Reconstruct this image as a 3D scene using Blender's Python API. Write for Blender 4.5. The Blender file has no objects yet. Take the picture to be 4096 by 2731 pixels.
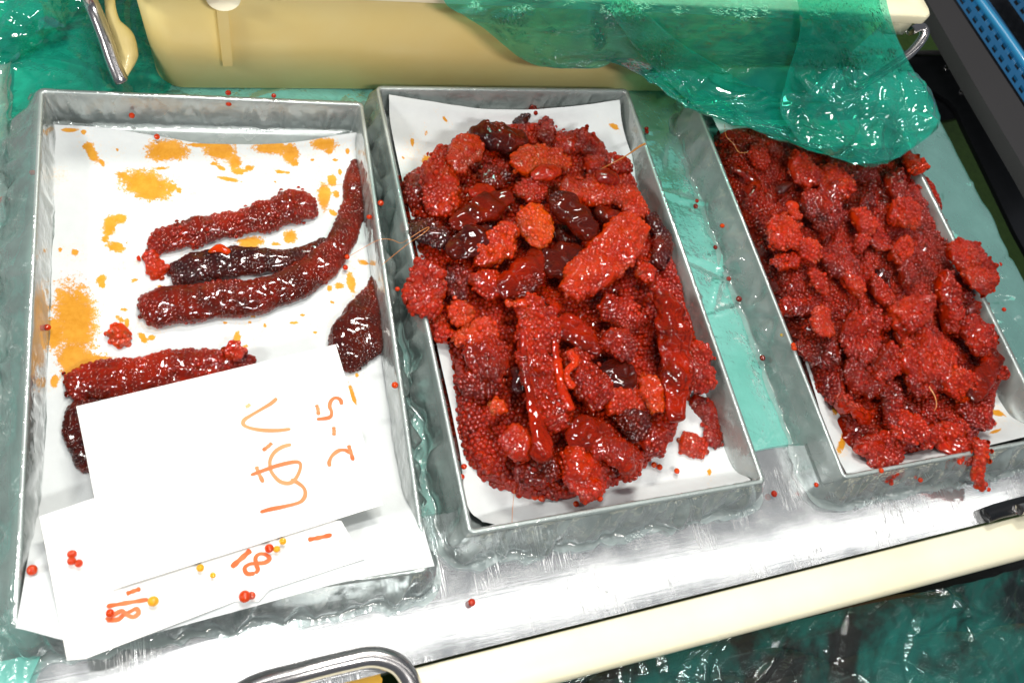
import bpy, math, random
import numpy as np
from mathutils import Matrix, Vector
random.seed(7); RNG = np.random.default_rng(11)
S = bpy.context.scene
COL = S.collection
# ---------------------------------------------------------------- camera
H = .62; F = 3400.; CX, CY = 2048., 1365.5
def _n(v): return v / np.linalg.norm(v)
v1 = np.array([0 - CX, -6700 - CY, F]); v2 = np.array([11400 - CX, 425 - CY, F])
ex = _n(v2); ey = _n(v1 - (v1 @ ex) * ex); ez = np.cross(ex, ey)
M3 = np.array([ex, ey, ez])
cam = bpy.data.cameras.new('camera'); camo = bpy.data.objects.new('camera', cam); COL.objects.link(camo)
cm = np.eye(4); cm[:3, 0] = M3[:, 0]; cm[:3, 1] = -M3[:, 1]; cm[:3, 2] = -M3[:, 2]; cm[2, 3] = H
camo.matrix_world = Matrix(cm.tolist())
cam.sensor_width = 36; cam.lens = F / 4096 * 36; cam.clip_start = .01; cam.clip_end = 50
cam.dof.use_dof = True; cam.dof.focus_distance = .70; cam.dof.aperture_fstop = 9
S.camera = camo
# ---------------------------------------------------------------- light
W = bpy.data.worlds.new('World'); S.world = W; W.use_nodes = True
W.node_tree.nodes['Background'].inputs[0].default_value = (.85, .9, 1, 1)
W.node_tree.nodes['Background'].inputs[1].default_value = .15
def lamp(name, loc, target, sx, sy, power, col=(1, .97, .92)):
    l = bpy.data.lights.new(name, 'AREA'); l.shape = 'RECTANGLE'; l.size = sx; l.size_y = sy; l.energy = power; l.color = col
    o = bpy.data.objects.new(name, l); COL.objects.link(o); o.location = loc
    o.rotation_euler = (math.atan2(target[1] - loc[1], loc[2] - target[2]), 0, 0)   # long side stays along the counter
    return o
lamp('stall_or_fill_lamp', (.85, .18, 1.22), (.50, .18, 0), 2.4, .03, 1.7)
lamp('stall_or_fill_lamp', (.30, -.55, 1.15), (.35, .35, 0), .40, .08, 10)  # fill lamp added to brighten the container front and the eggs
lamp('stall_or_fill_lamp', (.0, .34, 1.15), (.08, .25, 0), .20, .10, 6)
lamp('stall_or_fill_lamp', (.35, .95, 1.3), (.3, .3, 0), .4, .14, 13.0, (1, .95, .86))
side = lamp('stall_or_fill_lamp', (-.95, .15, .85), (.2, .3, 0), .35, .12, 7)  # added fill lamp, lifts the left-facing tray walls
side.rotation_euler = (Vector((.2, .3, 0)) - side.location).to_track_quat('-Z', 'Y').to_euler()
S.view_settings.view_transform = 'Standard'; S.view_settings.look = 'None'
S.view_settings.exposure = 0.0
S.cycles.use_denoising = True
S.cycles.max_bounces = 10; S.cycles.transparent_max_bounces = 24; S.cycles.diffuse_bounces = 3; S.cycles.glossy_bounces = 4
S.cycles.sample_clamp_indirect = 4
S.cycles.caustics_reflective = False; S.cycles.caustics_refractive = False
# ---------------------------------------------------------------- helpers
def P(px, py, z=0.):
    """photograph pixel + height above the counter -> world point"""
    px, py, z = np.broadcast_arrays(np.asarray(px, float), np.asarray(py, float), np.asarray(z, float))
    d = np.stack([px - CX, py - CY, np.full(px.shape, F)], -1)
    w = d @ M3.T
    t = (z - H) / w[..., 2]
    p = w * t[..., None]; p[..., 2] += H
    return p
TAG = dict(O=(0, 0, 2352 / 4096), z1=(0, 0, 1.4656), z2=(1400, 300, 1.4656), z3=(1400, 1200, 1.4656), z4=(2600, 0, 1.568), z5=(2600, 900, 1.568),
           z6=(0, 1661, 1.4656), z7=(0, 700, 1.4656), z8=(2500, 1731, 1.4737), A=(1500, 350, 2.09), B=(2100, 400, 2.09), C=(1600, 1050, 2.09),
           D=(2100, 1100, 1.96), F=(2800, 500, 2.24), G=(3100, 1150, 1.742), K=(900, 1450, 1.96), T=(500, 600, 1.96), S=(0, 0, 1.0), N=(300, 0, 2.613),
           R=(3500, 0, 2.24), U=(900, 2400, 1.809), V=(2300, 2200, 1.3096), Y=(1500, 0, 1.68))
def cv(tag, x, y):
    a, b, s = TAG[tag]; return a + np.asarray(x, float) / s, b + np.asarray(y, float) / s
def tris_mesh(name, v, f, smooth=True, cols=None):
    """v (n,3), f (m,k) with one k"""
    v = np.asarray(v, np.float32); f = np.asarray(f, np.int32)
    me = bpy.data.meshes.new(name); me.vertices.add(len(v)); me.vertices.foreach_set('co', v.ravel())
    k = f.shape[1]; me.loops.add(f.size); me.loops.foreach_set('vertex_index', f.ravel())
    me.polygons.add(len(f)); me.polygons.foreach_set('loop_start', np.arange(0, f.size, k, dtype=np.int32))
    me.polygons.foreach_set('loop_total', np.full(len(f), k, np.int32))
    me.polygons.foreach_set('use_smooth', np.full(len(f), bool(smooth)))
    me.update(calc_edges=True)
    if cols is not None:
        a = me.color_attributes.new('tint', 'FLOAT_COLOR', 'POINT')
        c = np.ones((len(v), 4), np.float32); c[:, :cols.shape[1]] = cols; a.data.foreach_set('color', c.ravel())
    return me
def link(name, me, mat=None, parent=None, org=(0, 0, 0)):
    o = bpy.data.objects.new(name, me); COL.objects.link(o)
    if mat: me.materials.append(mat)
    if parent is not None: o.parent = parent
    else: o.location = org
    return o
def empty(name, loc, label, cat, group=None):
    o = bpy.data.objects.new(name, None); COL.objects.link(o); o.location = [float(c) for c in loc]; o.empty_display_size = .01
    return tag(o, label, cat, group)
def tag(o, label=None, cat=None, group=None, kind=None):
    for k, v in (('label', label), ('category', cat), ('group', group), ('kind', kind)):
        if v: o[k] = v
    return o
def obj(name, v, f, mat, parent=None, smooth=True, cols=None):
    """world-space vertices; parented objects are stored relative to their thing"""
    v = np.asarray(v, float)
    if parent is not None:
        org = np.array(root_loc(parent))
        return link(name, tris_mesh(name, v - org, f, smooth, cols), mat, parent)
    org = np.array([v[:, 0].mean(), v[:, 1].mean(), v[:, 2].min()])
    return link(name, tris_mesh(name, v - org, f, smooth, cols), mat, None, org)
def root_loc(o):
    p = np.array(o.location)
    while o.parent: o = o.parent; p = p + np.array(o.location)
    return p
def grid_faces(n, m, wrap_u=False, wrap_v=False):
    I = np.arange(n if wrap_u else n - 1); J = np.arange(m if wrap_v else m - 1)
    i, j = np.meshgrid(I, J, indexing='ij'); i2 = (i + 1) % n; j2 = (j + 1) % m
    return np.stack([i * m + j, i2 * m + j, i2 * m + j2, i * m + j2], -1).reshape(-1, 4)
def noise(p, freq, seed, octs=1):
    r = np.random.default_rng(seed); p = np.asarray(p, float); out = 0; amp = 1; tot = 0
    for o in range(octs):
        s = 0
        for k in range(7):
            d = r.normal(size=p.shape[-1]); d /= np.linalg.norm(d)
            w = r.uniform(.6, 1.5) * freq * 2 ** o
            ph = r.uniform(0, 6.28)
            d2 = r.normal(size=p.shape[-1]); d2 /= np.linalg.norm(d2)
            s = s + np.sin(p @ d * w * 6.28 + ph + 1.3 * np.sin(p @ d2 * w * 4.1 + ph * 2))
        out = out + amp * s / 3.2; tot += amp; amp *= .5
    return out / tot
def tri(x): return 2 * np.abs(x - np.floor(x + .5)) * 2 - 1
def crumple(u, v, seed, freq=1., n=7):
    """sharp straight creases as in a crumpled plastic film; u,v in any unit, result about -1..1"""
    r = np.random.default_rng(seed); out = 0; tot = 0
    p = np.stack([u, v], -1)
    wx = noise(p, freq * .35, seed + 1) * .5; wy = noise(p, freq * .35, seed + 2) * .5
    for k in range(n):
        a = r.uniform(0, 3.14159); fr = freq * r.uniform(.5, 2.2); am = 1 / (fr / freq) ** .8
        q = (u * math.cos(a) + v * math.sin(a)) * fr + wx * r.uniform(.2, .9) + wy * r.uniform(-.9, .9) + r.uniform()
        mask = np.clip(.55 + noise(p, freq * .6, seed + 10 + k) * .9, 0, 1)
        out = out + tri(q) * am * mask; tot += am
    return out / tot * 1.6
def creases(u, v, seed, K, a, w, Lr=(.03, .10), ang=None):
    """thin sharp ridges with smooth film between them, u,v in metres"""
    r = np.random.default_rng(seed); out = np.zeros(u.shape); U = u.max(); Vm = v.max()
    for k in range(K):
        cu, cv_ = r.uniform(0, U), r.uniform(0, Vm); an = r.uniform(0, 3.1416) if ang is None else r.normal(*ang); L = r.uniform(*Lr); cur = r.normal(0, 4)
        du = u - cu; dv = v - cv_; t = du * math.cos(an) + dv * math.sin(an); d = -du * math.sin(an) + dv * math.cos(an) + cur * t * t
        m = np.clip(1 - np.abs(t) / L, 0, 1); q = np.clip(1 - np.abs(d) / (w * (.6 + 1.6 * m)), 0, 1)
        out = out + r.choice([-1, 1, 1]) * a * r.uniform(.4, 1) * q ** 1.3 * np.minimum(m * 2, 1)
    return out
def crm(P0, P1, P2, P3, t):
    return .5 * (2 * P1 + (P2 - P0) * t + (2 * P0 - 5 * P1 + 4 * P2 - P3) * t * t + (3 * P1 - P0 - 3 * P2 + P3) * t ** 3)
def spline(pts, n):
    pts = np.asarray(pts, float); k = len(pts)
    if k == 2:
        t = np.linspace(0, 1, n)[:, None]; return pts[0] * (1 - t) + pts[1] * t
    q = np.concatenate([[2 * pts[0] - pts[1]], pts, [2 * pts[-1] - pts[-2]]])
    t = np.linspace(0, k - 1, n); i = np.minimum(t.astype(int), k - 2); f = (t - i)[:, None]
    return crm(q[i], q[i + 1], q[i + 2], q[i + 3], f)
def net(rows, n, m):
    """rows of (px,py,z) control points -> n x m x 3 world grid"""
    R = np.array([spline(r, m) for r in rows])           # k x m x 3
    G = np.stack([spline(R[:, j], n) for j in range(m)], 1)
    return P(G[..., 0], G[..., 1], G[..., 2]), G
def gnormals(G):
    du = np.gradient(G, axis=0); dv = np.gradient(G, axis=1)
    N = np.cross(dv, du); N /= np.linalg.norm(N, axis=-1, keepdims=True) + 1e-12
    s = np.where(N[..., 2:3] < 0, -1, 1)
    return N * s
def box(name, lo, hi, mat, parent=None, bev=.0):
    import bmesh
    bm = bmesh.new(); bmesh.ops.create_cube(bm, size=1)
    lo = np.array(lo); hi = np.array(hi); c = (lo + hi) / 2; s = hi - lo
    for v in bm.verts: v.co = Vector((v.co.x * s[0] + c[0], v.co.y * s[1] + c[1], v.co.z * s[2] + c[2]))
    if bev: bmesh.ops.bevel(bm, geom=bm.edges[:], offset=bev, segments=3, affect='EDGES')
    org = root_loc(parent) if parent is not None else np.array([c[0], c[1], lo[2]])
    bmesh.ops.translate(bm, verts=bm.verts[:], vec=Vector((-org).tolist()))
    me = bpy.data.meshes.new(name); bm.to_mesh(me); bm.free()
    for p in me.polygons: p.use_smooth = bool(bev) and p.area < bev * 6 * max(s)
    return link(name, me, mat, parent, org)
def tube(name, pts, rad, mat, parent=None, n=60, k=14, cols=None, cap=True, flat=1.):
    C = spline(pts, n); r = np.interp(np.linspace(0, 1, n), np.linspace(0, 1, len(np.atleast_1d(rad))), np.atleast_1d(rad)) if np.ndim(rad) else np.full(n, rad)
    T = np.gradient(C, axis=0); T /= np.linalg.norm(T, axis=1, keepdims=True)
    u = np.array([0, 0, 1.]) if abs(T[0, 2]) < .9 else np.array([1., 0, 0]); V = []
    for i in range(n):
        s = np.cross(T[i], u); s /= np.linalg.norm(s); u = np.cross(s, T[i])
        a = np.linspace(0, 2 * np.pi, k, endpoint=False)
        V.append(C[i] + r[i] * (np.cos(a)[:, None] * s + flat * np.sin(a)[:, None] * u))
    V = np.array(V).reshape(-1, 3); f = grid_faces(n, k, False, True)
    if cap:
        V = np.concatenate([V, [C[0] - T[0] * r[0] * .3, C[-1] + T[-1] * r[-1] * .3]])
        j = np.arange(k); j2 = (j + 1) % k; a = len(V) - 2
        f = np.concatenate([f, np.stack([np.full(k, a), j2, j, np.full(k, a)], -1)[:, :4], np.stack([np.full(k, a + 1), (n - 1) * k + j, (n - 1) * k + j2, np.full(k, a + 1)], -1)])
        tr = f[-2 * k:, :3]; V0 = V
        me_f = [tuple(x) for x in f[:-2 * k]] + [tuple(x) for x in tr]
        org = root_loc(parent) if parent is not None else np.array([V[:, 0].mean(), V[:, 1].mean(), V[:, 2].min()])
        me = bpy.data.meshes.new(name); me.from_pydata((V - org).tolist(), [], [tuple(int(q) for q in x) for x in me_f])
        for p in me.polygons: p.use_smooth = True
        return link(name, me, mat, parent, org)
    return obj(name, V, f, mat, parent)
# ---------------------------------------------------------------- materials
class NT:
    def __init__(s, name):
        s.m = bpy.data.materials.new(name); s.m.use_nodes = True; s.t = s.m.node_tree; s.t.nodes.clear()
        s.out = s.n('ShaderNodeOutputMaterial')
    def n(s, typ, **kw):
        nd = s.t.nodes.new(typ)
        for k, v in kw.items():
            if k.startswith('_'): setattr(nd, k[1:], v)
            else: nd.inputs[k.replace('__', ' ')].default_value = v
        return nd
    def l(s, a, b): s.t.links.new(a, b)
    def coords(s, scale=1):
        tc = s.n('ShaderNodeTexCoord'); return tc.outputs['Object']
    def noise(s, scale, detail=3, rough=.5, vec=None, dist=0):
        nd = s.n('ShaderNodeTexNoise', Scale=scale, Detail=detail, Roughness=rough, Distortion=dist)
        s.l(vec or s.coords(), nd.inputs['Vector']); return nd.outputs['Fac']
    def ramp(s, fac, stops):
        nd = s.n('ShaderNodeValToRGB'); e = nd.color_ramp.elements
        while len(e) < len(stops): e.new(.5)
        for q, (p, c) in zip(e, stops): q.position = p; q.color = tuple(c) + (1,) if len(c) == 3 else c
        s.l(fac, nd.inputs[0]); return nd.outputs[0]
    def math(s, op, a, b=None, clamp=False):
        nd = s.n('ShaderNodeMath', _operation=op, _use_clamp=clamp)
        for i, x in enumerate((a, b)):
            if x is None: continue
            if isinstance(x, (int, float)): nd.inputs[i].default_value = x
            else: s.l(x, nd.inputs[i])
        return nd.outputs[0]
    def mixc(s, fac, a, b, mode='MIX'):
        nd = s.n('ShaderNodeMix', _data_type='RGBA', _blend_type=mode)
        for i, x in ((0, fac), (6, a), (7, b)):
            if isinstance(x, (int, float)): nd.inputs[i].default_value = x
            elif isinstance(x, tuple): nd.inputs[i].default_value = x + (1,)
            else: s.l(x, nd.inputs[i])
        return nd.outputs[2]
    def bump(s, h, dist, strength=1, prev=None):
        nd = s.n('ShaderNodeBump', Strength=strength, Distance=dist); s.l(h, nd.inputs['Height'])
        if prev is not None: s.l(prev, nd.inputs['Normal'])
        return nd.outputs[0]
def put(nt, p, key, val):
    if isinstance(val, (int, float, tuple)): p.inputs[key].default_value = val + (1,) if isinstance(val, tuple) and len(val) == 3 and 'Radius' not in key else val
    else: nt.l(val, p.inputs[key])
def principled(nt, surf=True, **kw):
    p = nt.n('ShaderNodeBsdfPrincipled')
    for k, v in kw.items(): put(nt, p, k.replace('_', ' '), v)
    if surf: nt.l(p.outputs[0], nt.out.inputs[0])
    return p
def m_roe(name, bumpy, rough, sss=.35, fibre=0., coat=.35):
    nt = NT(name); at = nt.n('ShaderNodeAttribute', _attribute_name='tint').outputs['Color']
    co = nt.coords()
    n1 = nt.noise(120, 3, .6, co)
    c = nt.mixc(nt.math('MULTIPLY', n1, .35), at, nt.mixc(1., at, (.62, .45, .42), 'MULTIPLY'))
    prev = None
    if bumpy:
        vo = nt.n('ShaderNodeTexVoronoi', _feature='SMOOTH_F1', Scale=270, Smoothness=.3); nt.l(co, vo.inputs['Vector'])
        msk = nt.ramp(nt.noise(38, 2, .5, co), [(.35, (.35,) * 3), (.6, (1,) * 3)])
        h = nt.math('MULTIPLY', nt.math('SUBTRACT', 1, vo.outputs['Distance']), msk)
        prev = nt.bump(h, .0022 * bumpy, 1)
    if fibre:
        mp = nt.n('ShaderNodeMapping'); nt.l(co, mp.inputs[0]); mp.inputs['Rotation'].default_value = (0, 0, .6); mp.inputs['Scale'].default_value = (60, 420, 200)
        prev = nt.bump(nt.noise(1, 3, .6, mp.outputs[0]), .0012 * fibre, 1, prev)
    prev = nt.bump(nt.noise(420, 2, .5, co), .00012, 1, prev)
    principled(nt, Base_Color=c, Roughness=rough, Subsurface_Weight=sss, Subsurface_Radius=(1, .22, .08), Subsurface_Scale=.008, Coat_Weight=coat, Coat_Roughness=.05, Coat_IOR=1.62, Normal=prev, IOR=1.42, Specular_IOR_Level=.0)
    return nt.m
M = {}
M['egg'] = m_roe('roe_egg', 0, .3, .8, 0, .9)
M['membrane'] = m_roe('roe_membrane', .8, .3, .8, 0, .8)
M['smooth'] = m_roe('roe_smooth_membrane', 1.3, .3, .6, .8, .6)
M['fibre'] = m_roe('roe_fibrous_membrane', .5, .32, .45, 2.2, .6)
def m_metal():
    nt = NT('brushed_steel'); co = nt.coords()
    mp = nt.n('ShaderNodeMapping'); nt.l(co, mp.inputs[0]); mp.inputs['Scale'].default_value = (14, 420, 1); mp.inputs['Rotation'].default_value = (0, 0, -.05)
    br = nt.noise(1, 4, .6, mp.outputs[0])
    vo = nt.noise(28, 5, .65, co)
    # fine long scratches: thin level lines of warped noise
    def scr(rot, sc, w):
        m = nt.n('ShaderNodeMapping'); nt.l(co, m.inputs[0]); m.inputs['Rotation'].default_value = (0, 0, rot); m.inputs['Scale'].default_value = sc
        f = nt.noise(1, 2, .4, m.outputs[0]); d = nt.math('ABSOLUTE', nt.math('SUBTRACT', f, .5))
        return nt.ramp(d, [(0, (1,) * 3), (w, (0,) * 3)])
    s1 = scr(1.2, (190, 9, 1), .010); s2 = scr(.5, (160, 12, 1), .008); s3 = scr(2.2, (170, 10, 1), .008)
    keep = nt.ramp(nt.noise(22, 2, .5, co), [(.5, (0,) * 3), (.62, (1,) * 3)])
    sc = nt.math('MULTIPLY', nt.math('MAXIMUM', nt.math('MAXIMUM', s1, s2), s3), keep)
    base = nt.ramp(vo, [(.3, (.60, .63, .65)), (.7, (.78, .80, .81))])
    base = nt.mixc(sc, base, (.95, .95, .95))
    rough = nt.math('ADD', nt.math('MULTIPLY', vo, .16), .05)
    rough = nt.math('ADD', rough, nt.math('MULTIPLY', sc, .4), True)
    nb = nt.bump(br, .000012, 1); nb = nt.bump(sc, .00003, 1, nb); nb = nt.bump(nt.noise(9, 2, .5, co), .0004, 1, nb)
    principled(nt, Base_Color=base, Metallic=.75, Roughness=rough, Normal=nb)
    return nt.m
M['steel'] = m_metal()
def m_tray():
    nt = NT('tray_steel'); co = nt.coords()
    st = nt.noise(30, 3, .6, co)
    base = nt.ramp(st, [(.3, (.80, .76, .76)), (.7, (.90, .88, .88))])
    principled(nt, Base_Color=base, Metallic=.55, Roughness=.32, Normal=nt.bump(nt.noise(14, 2, .5, co), .001, 1))
    return nt.m
M['tray'] = m_tray()
def simple(name, col, rough=.5, metal=0, bump=None, var=None, coat=0, spec=.5, sss=0):
    nt = NT(name); c = col; kw = {}
    if var:
        c = nt.ramp(nt.noise(var[0], 4, .6), [(.3, col), (.7, var[1])])
    if bump: kw['Normal'] = nt.bump(nt.noise(bump[0], 3, .5), bump[1], 1)
    if sss: kw.update(Subsurface_Weight=sss, Subsurface_Radius=(1, .8, .4), Subsurface_Scale=.004)
    principled(nt, Base_Color=c, Roughness=rough, Metallic=metal, Coat_Weight=coat, Specular_IOR_Level=spec, **kw)
    return nt.m
M['cream'] = simple('cream_plastic', (.92, .73, .27), .42, 0, (60, .0002), (9, (.95, .80, .36)), .1)
M['cream_pale'] = simple('pale_cream_plastic', (.92, .86, .60), .38, 0, (60, .0002), (9, (.94, .90, .70)), .1)  # paler copy of the cream, overexposure of the rims put into the colour
M['wire'] = simple('handle_steel', (.62, .6, .6), .22, 1, (90, .0002))
M['black'] = simple('black_plastic', (.006, .007, .009), .38, 0, (300, .0002))
M['grey_crate'] = simple('charcoal_plastic', (.035, .034, .036), .5, 0, (500, .0002))
M['blue'] = simple('blue_plastic', (.008, .10, .24), .33, 0, (80, .0003), None, .3)
M['blue_highlight'] = simple('blue_plastic_highlight', (.03, .26, .50), .3, 0, None, None, .3)  # lighter copy of the blue, the ridge's highlight put into its colour
M['floor'] = simple('green_floor_paint', (.035, .085, .008), .65, 0, (160, .002), (90, (.055, .12, .014)))
M['ink'] = None
def m_film(name, tint, body, body_w, wr=.08, bumps=((45, .0012), (160, .0004)), fr=1.35, spots=None, gl=1.):
    nt = NT(name); co = nt.coords(); nb = None
    for sc, d in bumps:
        nn = nt.n('ShaderNodeTexNoise', Scale=sc, Detail=2, Roughness=.55); nt.l(co, nn.inputs['Vector'])
        # ridged noise: sharp crests like creased film
        h = nt.math('ABSOLUTE', nt.math('SUBTRACT', nn.outputs['Fac'], .5))
        nb = nt.bump(h, d * 2, 1, nb)
    tr = nt.n('ShaderNodeBsdfTransparent', Color=tint + (1,))
    df = nt.n('ShaderNodeBsdfDiffuse', Color=body + (1,)); nt.l(nb, df.inputs['Normal'])
    tl = nt.n('ShaderNodeBsdfTranslucent', Color=body + (1,))
    dd = nt.n('ShaderNodeMixShader', Fac=.45); nt.l(df.outputs[0], dd.inputs[1]); nt.l(tl.outputs[0], dd.inputs[2])
    bw = nt.math('ADD', nt.math('MULTIPLY', nt.noise(25, 3, .6, co), body_w), body_w * .5, True)
    if spots: bw = spots(nt, co, bw)
    a = nt.n('ShaderNodeMixShader'); nt.l(bw, a.inputs[0]); nt.l(tr.outputs[0], a.inputs[1]); nt.l(dd.outputs[0], a.inputs[2])
    gs = nt.n('ShaderNodeBsdfGlossy', Color=(1, 1, 1, 1), Roughness=wr); nt.l(nb, gs.inputs['Normal'])
    fz = nt.n('ShaderNodeFresnel', IOR=fr); nt.l(nb, fz.inputs['Normal'])
    ff = nt.math('MULTIPLY', nt.math('MINIMUM', fz.outputs[0], .55), 1.6 * gl, True)
    b = nt.n('ShaderNodeMixShader'); nt.l(ff, b.inputs[0]); nt.l(a.outputs[0], b.inputs[1]); nt.l(gs.outputs[0], b.inputs[2])
    nt.l(b.outputs[0], nt.out.inputs[0]); return nt.m
M['clear'] = m_film('clear_film', (.92, .97, .97), (.82, .98, .94), .30, .05, ((26, .0011), (110, .0005)), 1.5, gl=1.4)
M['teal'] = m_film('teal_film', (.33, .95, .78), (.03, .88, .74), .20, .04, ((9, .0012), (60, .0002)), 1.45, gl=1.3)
M['teal_counter'] = m_film('teal_counter_film', (.30, .86, .72), (.34, .90, .79), .85, .14, ((10, .0012), (40, .0007), (140, .0003)), 1.4, gl=.7)
def paper_mat(name, base):
    nt = NT(name); co = nt.coords()
    at = nt.n('ShaderNodeAttribute', _attribute_name='tint').outputs['Color']
    sep = nt.n('ShaderNodeSeparateColor'); nt.l(at, sep.inputs[0])
    n = nt.noise(420, 5, .8, co); n2 = nt.noise(110, 5, .75, co)
    v = nt.math('ADD', sep.outputs[0], nt.math('MULTIPLY', nt.math('SUBTRACT', n, .5), 1.1))
    v = nt.math('ADD', v, nt.math('MULTIPLY', nt.math('SUBTRACT', n2, .5), .7))
    st = nt.ramp(v, [(.475, (0,) * 3), (.51, (.8,) * 3), (.64, (1,) * 3)])
    v2 = nt.math('ADD', sep.outputs[1], nt.math('MULTIPLY', nt.math('SUBTRACT', n, .5), 1.6))
    fa = nt.ramp(v2, [(.55, (0,) * 3), (.75, (.75,) * 3)])
    white = nt.ramp(nt.noise(90, 4, .6, co), [(.3, base), (.7, tuple(min(1, b * 1.05) for b in base))])
    stc = nt.ramp(n2, [(.3, (.60, .24, .010)), (.7, (.74, .36, .04))])
    c = nt.mixc(nt.math('MULTIPLY', fa, .45), white, (.9, .55, .2))
    c = nt.mixc(st, c, stc)
    rg = nt.math('SUBTRACT', .75, nt.math('MULTIPLY', st, .25))
    principled(nt, Specular_IOR_Level=.15, Base_Color=c, Roughness=rg, Normal=nt.bump(nt.noise(260, 4, .6, co), .0002, 1, nt.bump(nt.noise(22, 2, .5, co), .0016, 1)))
    return nt.m
M['paper'] = paper_mat('absorbent_paper', (.66, .70, .71))
M['card'] = simple('white_card', (.86, .86, .84), .5, 0, (22, .0009))
nt = NT('orange_marker_ink'); principled(nt, Base_Color=nt.n('ShaderNodeAttribute', _attribute_name='tint').outputs['Color'], Roughness=.6); M['ink'] = nt.m
M['strand'] = simple('orange_membrane_strand', (.62, .22, .05), .3, 0, None, None, .3)
M['fish'] = simple('dark_fish_skin', (.06, .03, .03), .22, 0, (160, .001), (70, (.09, .045, .05)), .6)
M['yellow_residue'] = simple('yellow_roe_residue', (.9, .5, .05), .3)
# ---------------------------------------------------------------- counter and its surroundings
def plane_grid(name, x0, x1, y0, y1, z, mat, n=2, m=2, fn=None):
    X, Y = np.meshgrid(np.linspace(x0, x1, n), np.linspace(y0, y1, m), indexing='ij')
    Z = np.full(X.shape, z) + (fn(X, Y) if fn else 0)
    return obj(name, np.stack([X, Y, Z], -1).reshape(-1, 3), grid_faces(n, m)[:, ::-1], mat)
XR0 = P(3754, 497)[0]; XR1 = P(4096, 1110)[0]; XR = float((XR0 + XR1) / 2)
fl = box('floor', (-2, -1, -.42), (3, 3, -.40), M['floor']); tag(fl, kind='structure')
def yfront(x): return .0400 + .0181 * (x - .28)
cq = np.array([[-.45, yfront(-.45)], [XR - .004, yfront(XR)], [XR - .004, .78], [-.45, .78]]); cV = np.concatenate([np.c_[cq, np.zeros(4)], np.c_[cq, np.full(4, -.03)]])
ct = obj('counter', cV, [[0, 1, 2, 3], [4, 5, 1, 0], [5, 6, 2, 1], [7, 4, 0, 3], [6, 7, 3, 2]], M['steel'], None, False); tag(ct, kind='structure')
# teal film lying over the back of the counter, its front edge under the trays
ns, ms = 480, 280
X, Y = np.meshgrid(np.linspace(-.32, XR + .012, ns), np.linspace(0, 1, ms), indexing='ij')
yf = .142 + .004 * np.sin(X * 31) + .010 * (X > .4) * (X - .4) + np.where(X < -.09, -(np.minimum(-.09 - X, .05) * 2.4), 0)
Yw = yf + (.76 - yf) * Y
pq = np.stack([X, Yw], -1)
Z = .0022 + .0010 * (crumple(X, Yw, 5, 14) + 1) + .0022 * np.clip(noise(pq, 8, 9) - .35, 0, 1)
Z = Z + creases(X - X.min(), Yw - Yw.min(), 77, 420, .0030, .0034, (.012, .06), (.2, .6))
under = ((X > -.13) & (X < .16) & (Yw < .51)) | ((X > .163) & (X < .416) & (Yw < .516)) | ((X > .486) & (X < .735) & (Yw < .51))
Z = np.clip(Z, .0012, np.where(under, .0032, .0085))
edge = np.clip((X - (XR - .004)) / .016, 0, 1); Z = Z - edge ** 1.5 * .03
Z = Z + .006 * np.exp(-((X + .135 - .02 * np.sin(Yw * 9)) / .012) ** 2) * (.6 + .4 * np.sin(Yw * 23))
o = obj('plastic_sheet', np.stack([X, Yw, Z], -1).reshape(-1, 3), grid_faces(ns, ms)[:, ::-1], M['teal_counter'])
tag(o, 'creased teal plastic sheet spread flat over the steel counter under the trays', 'plastic sheet')
# ---------------------------------------------------------------- trays, liners, papers
TRAY_H = .035
TRAYS = [dict(c=(.0145, .3010), a=-.050, w=.249, l=.403), dict(c=(.2890, .3130), a=-.004, w=.248, l=.401), dict(c=(.6100, .3010), a=.004, w=.243, l=.394)]
def tw(t, x, y):
    ca, sa = math.cos(t['a']), math.sin(t['a']); return t['c'][0] + x * ca - y * sa, t['c'][1] + x * sa + y * ca
def rect_ring(hw, hl, r, n=12, per=60):
    pts = []
    cs = [(hw - r, hl - r, 0), (-hw + r, hl - r, 90), (-hw + r, -hl + r, 180), (hw - r, -hl + r, 270)]
    for i, (cx, cy, a0) in enumerate(cs):
        for k in range(n):
            a = math.radians(a0 + 90 * k / (n - 1)); pts.append((cx + r * math.cos(a), cy + r * math.sin(a)))
        nx, ny, na = cs[(i + 1) % 4]; a = math.radians(a0 + 90); p = (cx + r * math.cos(a), cy + r * math.sin(a)); b = math.radians(na); q = (nx + r * math.cos(b), ny + r * math.sin(b))
        for k in range(1, per): pts.append((p[0] + (q[0] - p[0]) * k / per, p[1] + (q[1] - p[1]) * k / per))
    return np.array(pts)
tray_labels = ['shallow steel tray holding a few roe sacs and price cards', 'shallow steel tray heaped with long glossy roe sacs', 'shallow steel tray heaped with crumbled red roe, beside the blue crate']
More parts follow.
